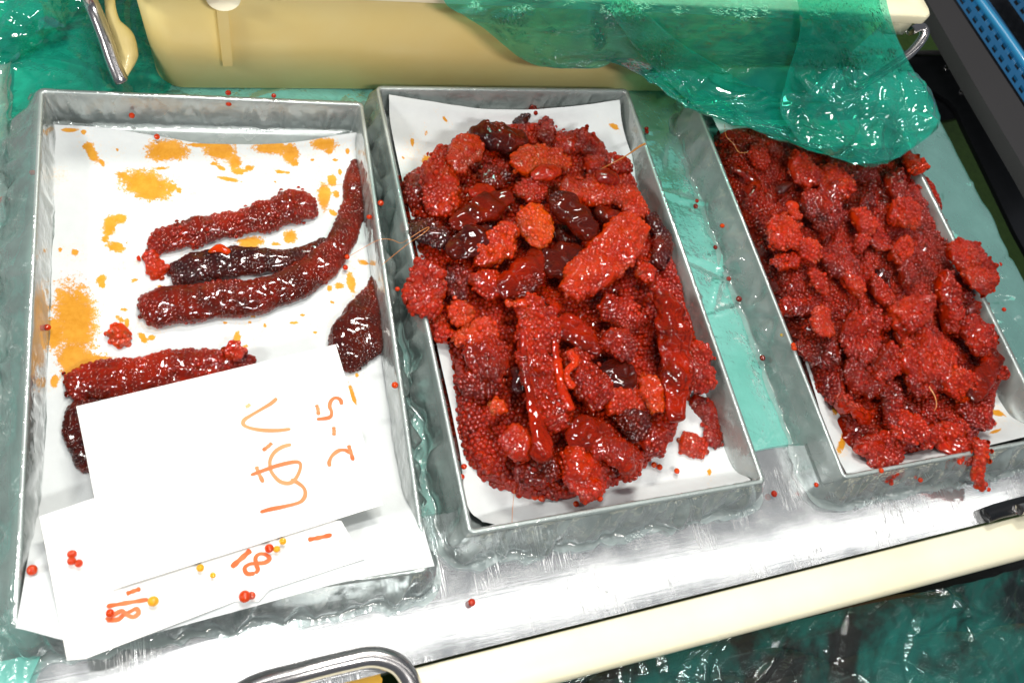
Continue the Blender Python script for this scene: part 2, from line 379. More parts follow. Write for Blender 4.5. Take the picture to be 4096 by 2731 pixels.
for t, lb in zip(TRAYS, tray_labels):
    hw, hl = t['w'] / 2, t['l'] / 2
    prof = [(-.004, .0022), (0.0008, .034), (.0012, .0356), (-.0002, .0366), (-.0018, .0356), (-.0020, .034), (-.0062, .0044), (-.012, .0036), (-.05, .0034)]
    rings = []
    for off, z in prof:
        rg = rect_ring(hw + off, hl + off, max(.0035 + off * .5, .002), 8, 40); x, y = tw(t, rg[:, 0], rg[:, 1]); rings.append(np.stack([x, y, np.full(len(x), z)], -1))
    V = np.array(rings); k = V.shape[1]
    f = grid_faces(len(prof), k, False, True)
    cs = np.array([*tw(t, 0, 0), .0034]); V2 = np.concatenate([V.reshape(-1, 3), [cs]])
    j = np.arange(k); base = (len(prof) - 1) * k
    root = empty('steel_tray', (*tw(t, 0, 0), 0), lb, 'tray', 'steel trays side by side on the counter')
    body = obj('tray_wall', V.reshape(-1, 3), f, M['tray'], root)
    fx, fy = tw(t, np.array([-1, 1, 1, -1]) * (hw - .05), np.array([-1, -1, 1, 1]) * (hl - .05))
    obj('tray_bottom', np.stack([fx, fy, np.full(4, .0034)], -1), [[0, 1, 2, 3]], M['tray'], root, False)
def liner(t, bl, br, bb, bf, seed, label):
    hw, hl = t['w'] / 2, t['l'] / 2
    prof = [(-.030, .0046, 0), (-.0085, .0052, .0004), (-.0060, .012, .0010), (-.0040, .024, .0010), (-.0024, .0350, .0002), (-.0008, .0372, .0001), (.0009, .0369, .0001), (.0014, .0325, .0006), (.0034, .024, .003), (.006, .013, .0035), (.006, .0042, .003), (.012, .0036, .003)]
    P0 = np.array(prof); nn = 46; PP = spline(P0, nn); per = 240
    rings = []
    base = rect_ring(hw, hl, .004, 8, per); ang = base / np.array([hw, hl])
    wl = np.clip((-ang[:, 0] - .9) * 10, 0, 1); wr = np.clip((ang[:, 0] - .9) * 10, 0, 1); wb = np.clip((ang[:, 1] - .93) * 14, 0, 1); wf = np.clip((-ang[:, 1] - .93) * 14, 0, 1)
    bul = (wl * bl + wr * br + wb * bb + wf * bf) / np.maximum(wl + wr + wb + wf, 1)
    s = np.arange(len(base)) * .0018
    uu, vq = np.meshgrid(s, np.arange(nn) * .0022); CR = creases(uu, vq, seed, 260, 1.3, .006, (.015, .06), (1.57, .7)).reshape(nn, -1) + .4 * noise(np.stack([uu, vq], -1), 22, seed)
    for i in range(nn):
        off, z, am = PP[i]; am = max(am, 0); fo = max(0, (.0378 - z) / .034) if i > nn * .47 else 0
        rg = rect_ring(hw + off, hl + off, max(.004 + off, .002), 8, per)
        nrm = base * 0; d = rg - base * .9; nrm[:, 0] = (wr - wl); nrm[:, 1] = (wb - wf); ln = np.linalg.norm(nrm, axis=1, keepdims=True); nrm = nrm / np.maximum(ln, 1e-3)
        vv = np.full(len(s), i * .0022)
        cr = CR[i]
        lf = .5 + .5 * noise(np.stack([s, vv * .6], -1), 9, seed + 3)
        outw = fo ** .7 * bul * (.75 + .35 * lf) + am * cr
        if i <= nn * .47: outw = -np.abs(outw) * .8
        rg = rg + nrm * outw[:, None]
        zz = z + am * .5 * noise(np.stack([s, vv], -1), 30, seed + 5) * (1 if i < nn - 6 else .3)
        zz = np.maximum(zz, .0040)
        x, y = tw(t, rg[:, 0], rg[:, 1]); rings.append(np.stack([x, y, zz], -1))
    V = np.array(rings)
    o = obj('tray_liner', V.reshape(-1, 3), grid_faces(nn, V.shape[1], False, True), M['clear'])
    tag(o, label, 'plastic liner', 'clear plastic liners folded over the trays')
liner(TRAYS[0], .026, .004, .004, .008, 21, 'clear crinkled film liner folded over the tray with the price cards')
liner(TRAYS[1], .007, .006, .004, .010, 31, 'clear crinkled film liner folded over the tray of long roe sacs')
liner(TRAYS[2], .006, .012, .004, .010, 41, 'clear crinkled film liner folded over the tray of crumbled roe')
def paper(rows, n, m, label, seed, stains=(), faint=()):
    Wd, G = net(rows, n, m); px, py = G[..., 0], G[..., 1]
    Wd[..., 2] += .0006 * noise(Wd[..., :2], 14, seed)
    f = np.zeros(px.shape); g = np.full(px.shape, .12)
    for (x, y, a, b, r) in stains:
        c, s_ = math.cos(math.radians(r)), math.sin(math.radians(r)); dx = px - x; dy = py - y
        q = np.sqrt(((dx * c + dy * s_) / a) ** 2 + ((-dx * s_ + dy * c) / b) ** 2)
        f = np.maximum(f, np.clip(1.08 - .55 * q, 0, 1)); g = np.maximum(g, np.clip(.62 - .18 * (q - 1) * max(a, b) / 40, 0, .5))
    for (x, y, a, b, r) in faint:
        c, s_ = math.cos(math.radians(r)), math.sin(math.radians(r)); dx = px - x; dy = py - y
        q = np.sqrt(((dx * c + dy * s_) / a) ** 2 + ((-dx * s_ + dy * c) / b) ** 2); g = np.maximum(g, np.clip(.75 - .35 * q, 0, .6))
    cols = np.stack([f, g, np.zeros_like(f)], -1).reshape(-1, 3)
    V = Wd.reshape(-1, 3); top = obj('paper_sheet', V, grid_faces(n, m), M['paper'], None, True, cols)
    tag(top, label, 'paper', 'white absorbent papers in the trays'); return top
ST1 = [(280, 522, 32, 8, 0), (334, 529, 12, 9, 0), (368, 614, 42, 17, 62), (352, 585, 22, 14, 0), (409, 652, 14, 9, 45), (669, 604, 84, 40, 0), (648, 672, 28, 5, 0),
       (800, 580, 60, 8, 0), (880, 598, 62, 42, 10), (940, 650, 24, 26, 30), (955, 685, 30, 12, 0), (885, 672, 16, 9, 20), (997, 672, 18, 12, 0), (915, 716, 46, 8, 8), (857, 656, 18, 6, 0),
       (1090, 592, 76, 24, 0), (1165, 612, 30, 40, 0), (1180, 650, 16, 14, 0), (1120, 688, 20, 8, 0), (1296, 578, 50, 24, 8), (1315, 605, 16, 14, 0),
       (587, 740, 100, 54, 14), (495, 703, 34, 14, 15), (600, 780, 62, 18, 0), (686, 752, 22, 14, -40), (716, 764, 12, 8, 0), (1296, 785, 24, 50, 0), (1346, 778, 14, 15, 0), (1328, 722, 18, 22, 0), (1334, 852, 18, 9, 30),
       (440, 905, 26, 44, 20), (478, 877, 27, 17, 0), (420, 958, 16, 9, 0), (464, 989, 36, 20, 10), (508, 970, 8, 5, 0), (1160, 948, 26, 26, 0), (1003, 968, 56, 22, -8), (1104, 975, 20, 7, 0),
       (403, 1116, 24, 14, -30), (408, 1135, 12, 16, 0), (640, 1150, 14, 8, 0), (300, 1280, 82, 150, -8), (215, 1330, 46, 60, 0), (290, 1430, 62, 80, 0), (375, 1446, 110, 36, 12), (218, 1525, 14, 28, 10),
       (471, 1266, 16, 6, 0), (508, 1292, 9, 20, 0), (572, 1352, 14, 30, -35), (608, 1352, 16, 12, 0), (948, 1352, 14, 26, 10), (1405, 1130, 16, 42, -12), (1358, 1143, 18, 14, 0), (1318, 1155, 10, 12, 0), (1453, 1048, 26, 9, 15),
       (1412, 1590, 10, 60, -14), (1428, 1500, 7, 8, 0), (760, 1020, 9, 5, 20), (540, 1120, 16, 7, -15), (1250, 640, 8, 6, 0), (1100, 730, 6, 6, 0), (240, 1000, 10, 8, 0), (1000, 1290, 12, 6, 0), (1210, 1260, 14, 6, -20), (1260, 1330, 10, 5, 0), (700, 1420, 12, 6, 0), (980, 1385, 16, 6, -10), (1060, 1300, 8, 8, 0), (900, 1290, 8, 5, 0), (1330, 1210, 10, 7, 0), (1360, 690, 8, 14, 0), (1340, 640, 12, 6, 0), (760, 560, 14, 8, 0), (1150, 690, 10, 6, 0), (440, 1345, 9, 6, 0), (470, 600, 6, 6, 0), (1380, 900, 8, 20, 0), (1175, 1290, 20, 6, -12), (1010, 1262, 12, 7, 0), (206, 740, 9, 16, 0), (300, 1010, 12, 14, 0), (1432, 600, 10, 18, 0), (1390, 605, 8, 12, 0), (500, 1240, 18, 6, 0), (485, 1285, 20, 8, 0)]
FA1 = [(1000, 1330, 160, 60, 0), (700, 760, 160, 120, 0), (1250, 1300, 160, 50, -10), (500, 1060, 130, 40, -20), (1300, 720, 110, 130, 0), (230, 700, 60, 50, 0), (600, 1300, 150, 60, 0), (1150, 700, 200, 60, 0), (1420, 1250, 60, 100, 0), (1400, 1120, 80, 140, 0)]
paper([[(207, 498, .016), (480, 520, .012), (800, 572, .010), (1120, 572, .012), (1432, 530, .020)],
       [(200, 640, .008), (480, 650, .0065), (800, 660, .0065), (1120, 660, .0065), (1452, 640, .010)],
       [(188, 1050, .0066), (500, 1050, .0062), (850, 1050, .0062), (1180, 1050, .0062), (1510, 1050, .0075)],
       [(170, 1500, .0066), (500, 1520, .0062), (860, 1500, .0062), (1230, 1480, .0062), (1580, 1450, .0075)],
       [(150, 1950, .010), (480, 2000, .010), (860, 1980, .010), (1280, 1960, .010), (1650, 1900, .014)],
       [(100, 2300, .034), (460, 2380, .036), (880, 2330, .038), (1330, 2200, .038), (1690, 2090, .036)],
       [(62, 2510, .040), (400, 2570, .040), (900, 2455, .040), (1360, 2330, .041), (1738, 2262, .038)]],
      260, 200, 'white paper stained with orange patches under the few separate roe sacs', 3, ST1, FA1)
paper([[(1556, 378, .034), (1800, 420, .025), (2010, 440, .022), (2250, 430, .026), (2478, 400, .033)],
       [(1566, 520, .020), (1800, 560, .010), (2050, 560, .008), (2300, 560, .010), (2500, 540, .022)],
       [(1640, 860, .020), (1850, 900, .0062), (2120, 900, .0062), (2400, 880, .0062), (2610, 840, .008)],
       [(1730, 1300, .030), (1900, 1350, .0062), (2250, 1350, .0062), (2500, 1300, .0062), (2740, 1260, .0075)],
       [(1830, 1760, .016), (2000, 1800, .0062), (2300, 1760, .0062), (2650, 1680, .0062), (2860, 1640, .0075)],
       [(1868, 2015, .016), (2080, 2060, .0066), (2400, 1980, .0066), (2700, 1900, .0066), (2945, 1860, .010)],
       [(1930, 2085, .014), (2080, 2104, .014), (2400, 2048, .018), (2720, 1985, .022), (3005, 1918, .030)]],
      150, 110, 'white paper under the heap of long glossy roe sacs', 4,
      [(1710, 640, 22, 20, 0), (1650, 570, 8, 16, 0), (1612, 636, 7, 7, 0), (1705, 530, 5, 14, 0), (1780, 478, 6, 16, -40), (2456, 508, 10, 22, -60), (2837, 1887, 8, 14, 0)], [(1650, 600, 60, 80, 0)])
paper([[(2850, 470, .030), (3000, 480, .028), (3200, 480, .026), (3400, 480, .028), (3560, 470, .030)],
       [(2930, 640, .012), (3060, 650, .0062), (3250, 650, .0062), (3450, 640, .0062), (3650, 630, .012)],
       [(3090, 1060, .010), (3250, 1080, .0062), (3450, 1080, .0062), (3640, 1060, .0062), (3800, 1040, .010)],
       [(3238, 1500, .012), (3400, 1500, .0062), (3600, 1500, .0062), (3850, 1460, .0062), (4010, 1420, .010)],
       [(3312, 1745, .020), (3480, 1790, .0075), (3700, 1740, .0066), (3900, 1680, .0066), (4120, 1620, .010)],
       [(3386, 1893, .034), (3560, 1872, .032), (3760, 1830, .032), (3960, 1780, .032), (4190, 1725, .032)]],
      150, 100, 'white paper under the heap of crumbled red roe', 6,
      [(3368, 1772, 14, 40, 20), (3930, 1600, 26, 40, -30), (3990, 1650, 30, 12, 20), (3960, 1690, 20, 10, 0), (4020, 1590, 16, 14, 0), (4080, 1650, 18, 26, 0), (3980, 1725, 24, 6, -20), (3340, 1640, 10, 20, 0)], [(3980, 1660, 80, 80, 0), (3370, 1800, 40, 60, 0)])
# ---------------------------------------------------------------- roe
PAL = np.array([[.032, .006, .006], [.095, .007, .002], [.25, .010, .0008], [.43, .017, .0004], [.56, .031, .0004], [.66, .060, .0006]])
def pal(t):
    t = np.clip(t, 0, 1) * (len(PAL) - 1); i = np.minimum(t.astype(int), len(PAL) - 2); f = (t - i)[..., None]; return PAL[i] * (1 - f) + PAL[i + 1] * f
import bmesh
_bm = bmesh.new(); bmesh.ops.create_icosphere(_bm, subdivisions=2, radius=1); _bm.verts.ensure_lookup_table()
EV = np.array([v.co[:] for v in _bm.verts]); EF = np.array([[v.index for v in f.verts] for f in _bm.faces]); _bm.free()
_bm = bmesh.new(); bmesh.ops.create_icosphere(_bm, subdivisions=3, radius=1)
LV = np.array([v.co[:] for v in _bm.verts]); LF = np.array([[v.index for v in f.verts] for f in _bm.faces]); _bm.free()
LOOSE = {}
_c = EV[EF].mean(1); HFc = EF[_c[:, 2] > -.12]; _u = np.unique(HFc); _mp = np.full(len(EV), -1); _mp[_u] = np.arange(len(_u)); HV = EV[_u]; HFc = _mp[HFc]   # the part of an egg that shows
def eggs_obj(parent, pos, rad, tone, name='eggs', nor=None):
    n = len(pos)
    if n == 0: return None
    if nor is None: nor = np.tile([0, 0, 1.], (n, 1))
    a = np.cross(nor, RNG.normal(size=(n, 3))); a /= np.linalg.norm(a, axis=1, keepdims=True); b = np.cross(nor, a)
    loc = HV[None] * (1 + RNG.uniform(-.08, .08, (n, 1, 3)))
    V = pos[:, None] + rad[:, None, None] * (loc[..., 0:1] * a[:, None] + loc[..., 1:2] * b[:, None] + loc[..., 2:3] * nor[:, None])
    f = HFc[None] + (np.arange(n) * len(HV))[:, None, None]; c = np.repeat(pal(tone)[:, None], len(HV), 1)
    o = obj(name, V.reshape(-1, 3), f.reshape(-1, 3), M['egg'], parent, True, c.reshape(-1, 3))
    if parent is not None: o['kind'] = 'stuff'
    return o
ER = .00235
HF = {}
def tonefield(p, seed): return .09 * noise(p, 22, seed) + .05 * noise(p, 75, seed + 1)
def sac(label, tagc, pts, tone, gran, zf, layer=0, mat='membrane', flat=.6, rough=.12, seed=None, parent=None, group=None, zc=None, name='roe_sac', cat='roe sac', eggr=1., wm=1., sit=.6, lay=.0046, up_=0.):
    seed = seed or (abs(hash_(label)) % 9999 + 5)
    px, py = cv(tagc, [p[0] for p in pts], [p[1] for p in pts]); hw = np.array([p[2] for p in pts]) / TAG[tagc][2]
    z = np.full(len(px), .03)
    for _ in range(5):
        w = P(px, py, z); wr = hw * (H - z) / F * 1.18 * wm
        if zc is not None: z = np.broadcast_to(np.asarray(zc, float), z.shape).copy()
        else: z = zf(w[:, 0], w[:, 1]) + wr * flat * sit + layer * lay
    w = P(px, py, z); C = np.concatenate([w, wr[:, None]], 1)
    L = np.linalg.norm(np.diff(w, axis=0), axis=1).sum() + .004
    n = int(max(14, L / .0017)); C = spline(C, n); ctr = C[:, :3]; rad = np.maximum(C[:, 3], .001)
    T = np.gradient(ctr, axis=0); ds = np.linalg.norm(T, axis=1); T /= ds[:, None]; s = np.concatenate([[0], np.cumsum(ds[1:])])
    c0 = max(rad[0] * .65, .002); c1 = max(rad[-1] * .65, .002)
    e = np.sqrt(np.clip(1 - np.clip(1 - s / c0, 0, 1) ** 2.4, 0.0, 1)) * np.sqrt(np.clip(1 - np.clip(1 - (s[-1] - s) / c1, 0, 1) ** 2.4, 0.0, 1)); e = np.maximum(e, .04)
    side = np.cross(T, [0, 0, 1.]); side /= np.linalg.norm(side, axis=1)[:, None]; up = np.cross(side, T)
    k = int(np.clip(rad.max() * 6.28 * .8 / .0017, 16, 52)); th = np.linspace(0, 2 * np.pi, k, endpoint=False)
    ca, sa = np.cos(th), np.sin(th)
    sgn = np.sign(ca) * np.abs(ca) ** .85
    def surf(tc, ts, idx):
        R = rad[idx][:, None] * e[idx][:, None]
        q = ctr[idx][:, None] + side[idx][:, None] * (R * tc)[..., None] + up[idx][:, None] * (R * ts * flat)[..., None]
        N = side[idx][:, None] * (tc * flat)[..., None] + up[idx][:, None] * ts[..., None] + 0 * q; N /= np.linalg.norm(N, axis=-1, keepdims=True)
        d = rough * (noise(q, 30, seed) * .9 + noise(q, 70, seed + 7) * .55) * (R * .9 + .001)
        d = d + gran * .0016 * noise(q, 100, seed + 9) - .0012 * np.clip(noise(q, 45, seed + 11) - .5, 0, 1)
        return q + N * d[..., None], N
    idx = np.arange(n); V, N = surf(np.broadcast_to(sgn, (n, k)), np.broadcast_to(sa, (n, k)), idx)
    root = empty(name, (ctr[:, 0].mean(), ctr[:, 1].mean(), max(ctr[:, 2].min() - rad.mean() * flat, .004)), label, cat, group) if parent is None else parent
    tcol = pal(np.clip(tone + tonefield(V, seed), 0, 1) * 1.0)
    obj('membrane', V.reshape(-1, 3), grid_faces(n, k, False, True), M[mat], root, True, tcol.reshape(-1, 3))
    # eggs packed over the surface, standing out where the membrane is gone
    er = ER * eggr; pos = []; nor = []; sp = er * 1.72; row = 0; si = 0.
    while si < s[-1]:
        i = int(np.argmin(np.abs(s - si))); R = rad[i] * e[i]; m_ = int(max(3, np.pi * 1.25 * R * .85 / sp))
        a = np.linspace(-.35, np.pi + .35, m_ + 1) + (row % 2) * .5 * (np.pi + .7) / m_ + RNG.uniform(-.22, .22, m_ + 1) / m_
        q, nn = surf(np.cos(a)[None], np.sin(a)[None], np.array([i])); q = q[0] + T[i] * RNG.uniform(-.14, .14, (len(a), 1)) * sp; pos.append(q); nor.append(nn[0]); si += sp * .87; row += 1
    pos = np.concatenate(pos); nor = np.concatenate(nor)
    g = .5 + .5 * noise(pos, 20, seed + 20) + RNG.uniform(-.08, .08, len(pos)); free = g < gran
    keep = free | (np.full(len(pos), mat == 'membrane') & (g < gran + 1.5)) | (g < gran + .05)
    emb = np.where(free, RNG.uniform(-.70, -.25, len(pos)) + up_, -.72 + RNG.uniform(-.07, .07, len(pos)))
    rr = er * RNG.uniform(.84, 1.14, len(pos))
    tt = tone + tonefield(pos, seed) + RNG.normal(0, .018, len(pos)) + np.where(free, .02, 0)
    pp = pos + nor * (emb * rr)[:, None]
    if gran > .4:   # a second, looser course of eggs
        x = RNG.random(len(pos)) < .05 * gran; p2 = pos[x] + nor[x] * er * RNG.uniform(.7, 1.3, (x.sum(), 1)); pp = np.concatenate([pp[keep], p2]); nor = np.concatenate([nor[keep], nor[x]]); rr = np.concatenate([rr[keep], rr[x]]); tt = np.concatenate([tt[keep], tt[x] + .05])
    else: pp, rr, tt, nor = pp[keep], rr[keep], tt[keep], nor[keep]
    ok = pp[:, 2] > .006
    eggs_obj(root, pp[ok], rr[ok], tt[ok], nor=nor[ok])
    return root
def hash_(s):
    h = 7
    for c in s: h = (h * 31 + ord(c)) % 1000003
    return h
def inside_dist(poly, X, Y):
    d = np.full(X.shape, 9.); ins = np.zeros(X.shape, bool); n = len(poly)
    for i in range(n):
        a = poly[i]; b = poly[(i + 1) % n]; ab = b - a; t = np.clip(((X - a[0]) * ab[0] + (Y - a[1]) * ab[1]) / (ab @ ab), 0, 1)
        d = np.minimum(d, np.hypot(X - a[0] - ab[0] * t, Y - a[1] - ab[1] * t))
        c = ((a[1] > Y) != (b[1] > Y)) & (X < (b[0] - a[0]) * (Y - a[1]) / (b[1] - a[1] + 1e-12) + a[0]); ins ^= c
    return np.where(ins, d, -d)
def make_mound(polyO, z0, hgt, wid, seed, inset=0.):
    px, py = cv('O', [p[0] for p in polyO], [p[1] for p in polyO]); poly = P(px, py, np.full(len(px), z0))[:, :2]
    def fn(x, y):
        x = np.asarray(x, float); y = np.asarray(y, float)
        d = np.clip((inside_dist(poly, x, y) - inset) / wid, 0, 1); return .0066 + hgt * np.sqrt(np.clip(1 - (1 - d) ** 2, 0, 1))
    return poly, fn
MO2 = [(925, 405), (990, 375), (1040, 320), (1110, 290), (1200, 285), (1290, 310), (1380, 345), (1445, 400), (1478, 470), (1530, 560), (1560, 650), (1590, 760), (1615, 850), (1570, 930), (1545, 1005), (1470, 1075), (1400, 1115), (1310, 1140), (1215, 1140), (1110, 1100), (1060, 1050), (1035, 960), (1020, 850), (985, 760), (945, 690), (945, 600), (930, 520)]
MO3 = [(1650, 300), (1700, 300), (1790, 330), (1900, 340), (2060, 345), (2125, 420), (2160, 480), (2190, 570), (2265, 610), (2250, 680), (2290, 780), (2295, 880), (2270, 960), (2225, 1030), (2150, 1035), (2040, 1050), (1960, 1050), (1935, 950), (1880, 900), (1850, 800), (1800, 700), (1750, 560), (1700, 480), (1665, 400)]
poly2, m2 = make_mound(MO2, .012, .021, .022, 51)
poly3, m3 = make_mound(MO3, .014, .022, .020, 61)
def mound(poly, fn, label, seed, tone, inset, eg):
    lo = poly.min(0) - .004; hi = poly.max(0) + .004; st = .0016; nx = int((hi[0] - lo[0]) / st); ny = int((hi[1] - lo[1]) / st)
    X, Y = np.meshgrid(np.linspace(lo[0], hi[0], nx), np.linspace(lo[1], hi[1], ny), indexing='ij')
    def zf(X, Y):
        b = fn(X, Y) - .0066; p = np.stack([X, Y], -1)
        return .0058 + b + b / .026 * (.0042 * noise(p, 20, seed) + .0022 * noise(p, 48, seed + 1))
    Z = zf(X, Y) - .0015; V = np.stack([X, Y, Z], -1)
    root = empty('roe_heap', (*((lo + hi) / 2), .006), label, 'roe')
    obj('membrane', V.reshape(-1, 3), clipf(grid_faces(nx, ny)[:, ::-1], (fn(X, Y) > .0070).ravel()), M['membrane'], root, True, pal(np.full(X.size, tone * .95).reshape(-1) + tonefield(V, seed).reshape(-1)))
    sp = ER * 1.8 * eg; ex_, ey_ = np.meshgrid(np.arange(lo[0], hi[0], sp), np.arange(lo[1], hi[1], sp * .87), indexing='ij')
    ex_ = ex_ + (np.arange(ex_.shape[1]) % 2)[None] * sp / 2; q = np.stack([ex_.ravel(), ey_.ravel()], -1) + RNG.uniform(-.22, .22, (ex_.size, 2)) * sp
    h = fn(q[:, 0], q[:, 1]); q = q[h > .0072]
    # steep sides need extra courses
    zz = zf(q[:, 0], q[:, 1]); gx = (zf(q[:, 0] + .001, q[:, 1]) - zz) / .001; gy = (zf(q[:, 0], q[:, 1] + .001) - zz) / .001; sl = np.hypot(gx, gy)
    extra = []
    for kx in range(3):
        m_ = sl > .9 + kx * .8; extra.append(np.concatenate([q[m_] + RNG.uniform(-.5, .5, (m_.sum(), 2)) * sp], 0))
    q = np.concatenate([q] + extra); zz = zf(q[:, 0], q[:, 1]); pos = np.stack([q[:, 0], q[:, 1], zz + RNG.uniform(-.0016, -.0002, len(q))], -1); pos[:, 2] = np.maximum(pos[:, 2], .0082)
    eggs_obj(root, pos, eg * ER * RNG.uniform(.85, 1.15, len(pos)), tone + tonefield(pos, seed) + RNG.normal(0, .03, len(pos)))
def clipf(f, ok): return f[ok[f].any(1)]
mound(poly2, m2, 'loose mass of red roe under the long glossy sacs', 71, .50, 0, .95)
mound(poly3, m3, 'loose mass of dark red roe under the crumbled lumps', 81, .42, 0, .80)
m1 = lambda x, y: np.full(np.shape(x), .0062)
G1 = 'separate roe sacs in the tray with the price cards'
sac('dark red roe sac with a bare square-ended tip, uppermost on the stained paper', 'T', [(200, 810, 40), (300, 715, 95), (550, 640, 108), (800, 590, 100), (1050, 545, 112), (1200, 490, 120), (1330, 450, 132), (1500, 440, 100)], .36, .52, m1, 0, 'membrane', .62, .10, group=G1, eggr=.78)
sac('nearly black roe sac with an orange shred, between two longer ones', 'T', [(350, 970, 85), (450, 955, 105), (600, 915, 125), (900, 880, 118), (1200, 860, 90), (1450, 790, 60), (1580, 710, 40)], .10, .22, m1, 0, 'membrane', .6, .10, group=G1, eggr=.78)
sac('longest maroon roe sac, curving from blunt end up to the tray corner', 'T', [(125, 1300, 130), (350, 1215, 142), (700, 1180, 142), (1000, 1150, 140), (1300, 1055, 132), (1540, 905, 122), (1695, 700, 104), (1790, 460, 88), (1800, 250, 82), (1815, 80, 36)], .27, .16, m1, 0, 'membrane', .60, .06, group=G1, eggr=.78)
sac('dark brown roe sac lying against the tray side, half under the card', 'z7', [(2215, 570, 26), (2195, 700, 66), (2140, 850, 124), (2080, 990, 140), (2070, 1100, 80), (2085, 1150, 40)], .14, .10, m1, 0, 'membrane', .5, .08, group=G1, eggr=.78)
sac('bright red roe sac running under the upper edge of the top card', 'z7', [(390, 1280, 70), (550, 1205, 100), (760, 1190, 100), (950, 1150, 105), (1200, 1125, 95), (1400, 1100, 62), (1500, 1090, 30)], .42, .42, m1, 0, 'membrane', .55, .10, group=G1, eggr=.78)
sac('dark roe sac peeping out left of the top card', 'S', [(345, 1600, 50), (352, 1680, 75), (385, 1780, 75), (420, 1880, 65)], .12, .12, m1, 0, 'membrane', .5, .08, group=G1, eggr=.78)
sac('cluster of orange eggs joining the left ends of two sacs', 'T', [(180, 800, 48), (215, 870, 50), (245, 950, 60), (285, 1000, 55)], .72, 1., m1, 0, 'membrane', .55, .2, name='roe_clump', cat='roe')
sac('orange shred of membrane on the nearly black sac', 'T', [(650, 800, 26), (740, 775, 40), (830, 800, 26)], .85, .0, m1, 0, 'smooth', .6, .3, zc=.019, name='roe_shred', cat='roe')
sac('small orange-red egg clump alone on the orange-stained paper', 'z7', [(650, 930, 34), (695, 920, 52), (700, 965, 48), (765, 980, 24)], .78, 1., m1, 0, 'membrane', .5, .2, name='roe_clump', cat='roe')
sac('orange knob of eggs on the bright red sac', 'z7', [(1320, 1020, 36), (1360, 1030, 44), (1430, 1060, 36)], .72, 1., m1, 2, 'membrane', .6, .2, name='roe_clump', cat='roe')
G2 = 'roe sacs heaped in the middle tray'
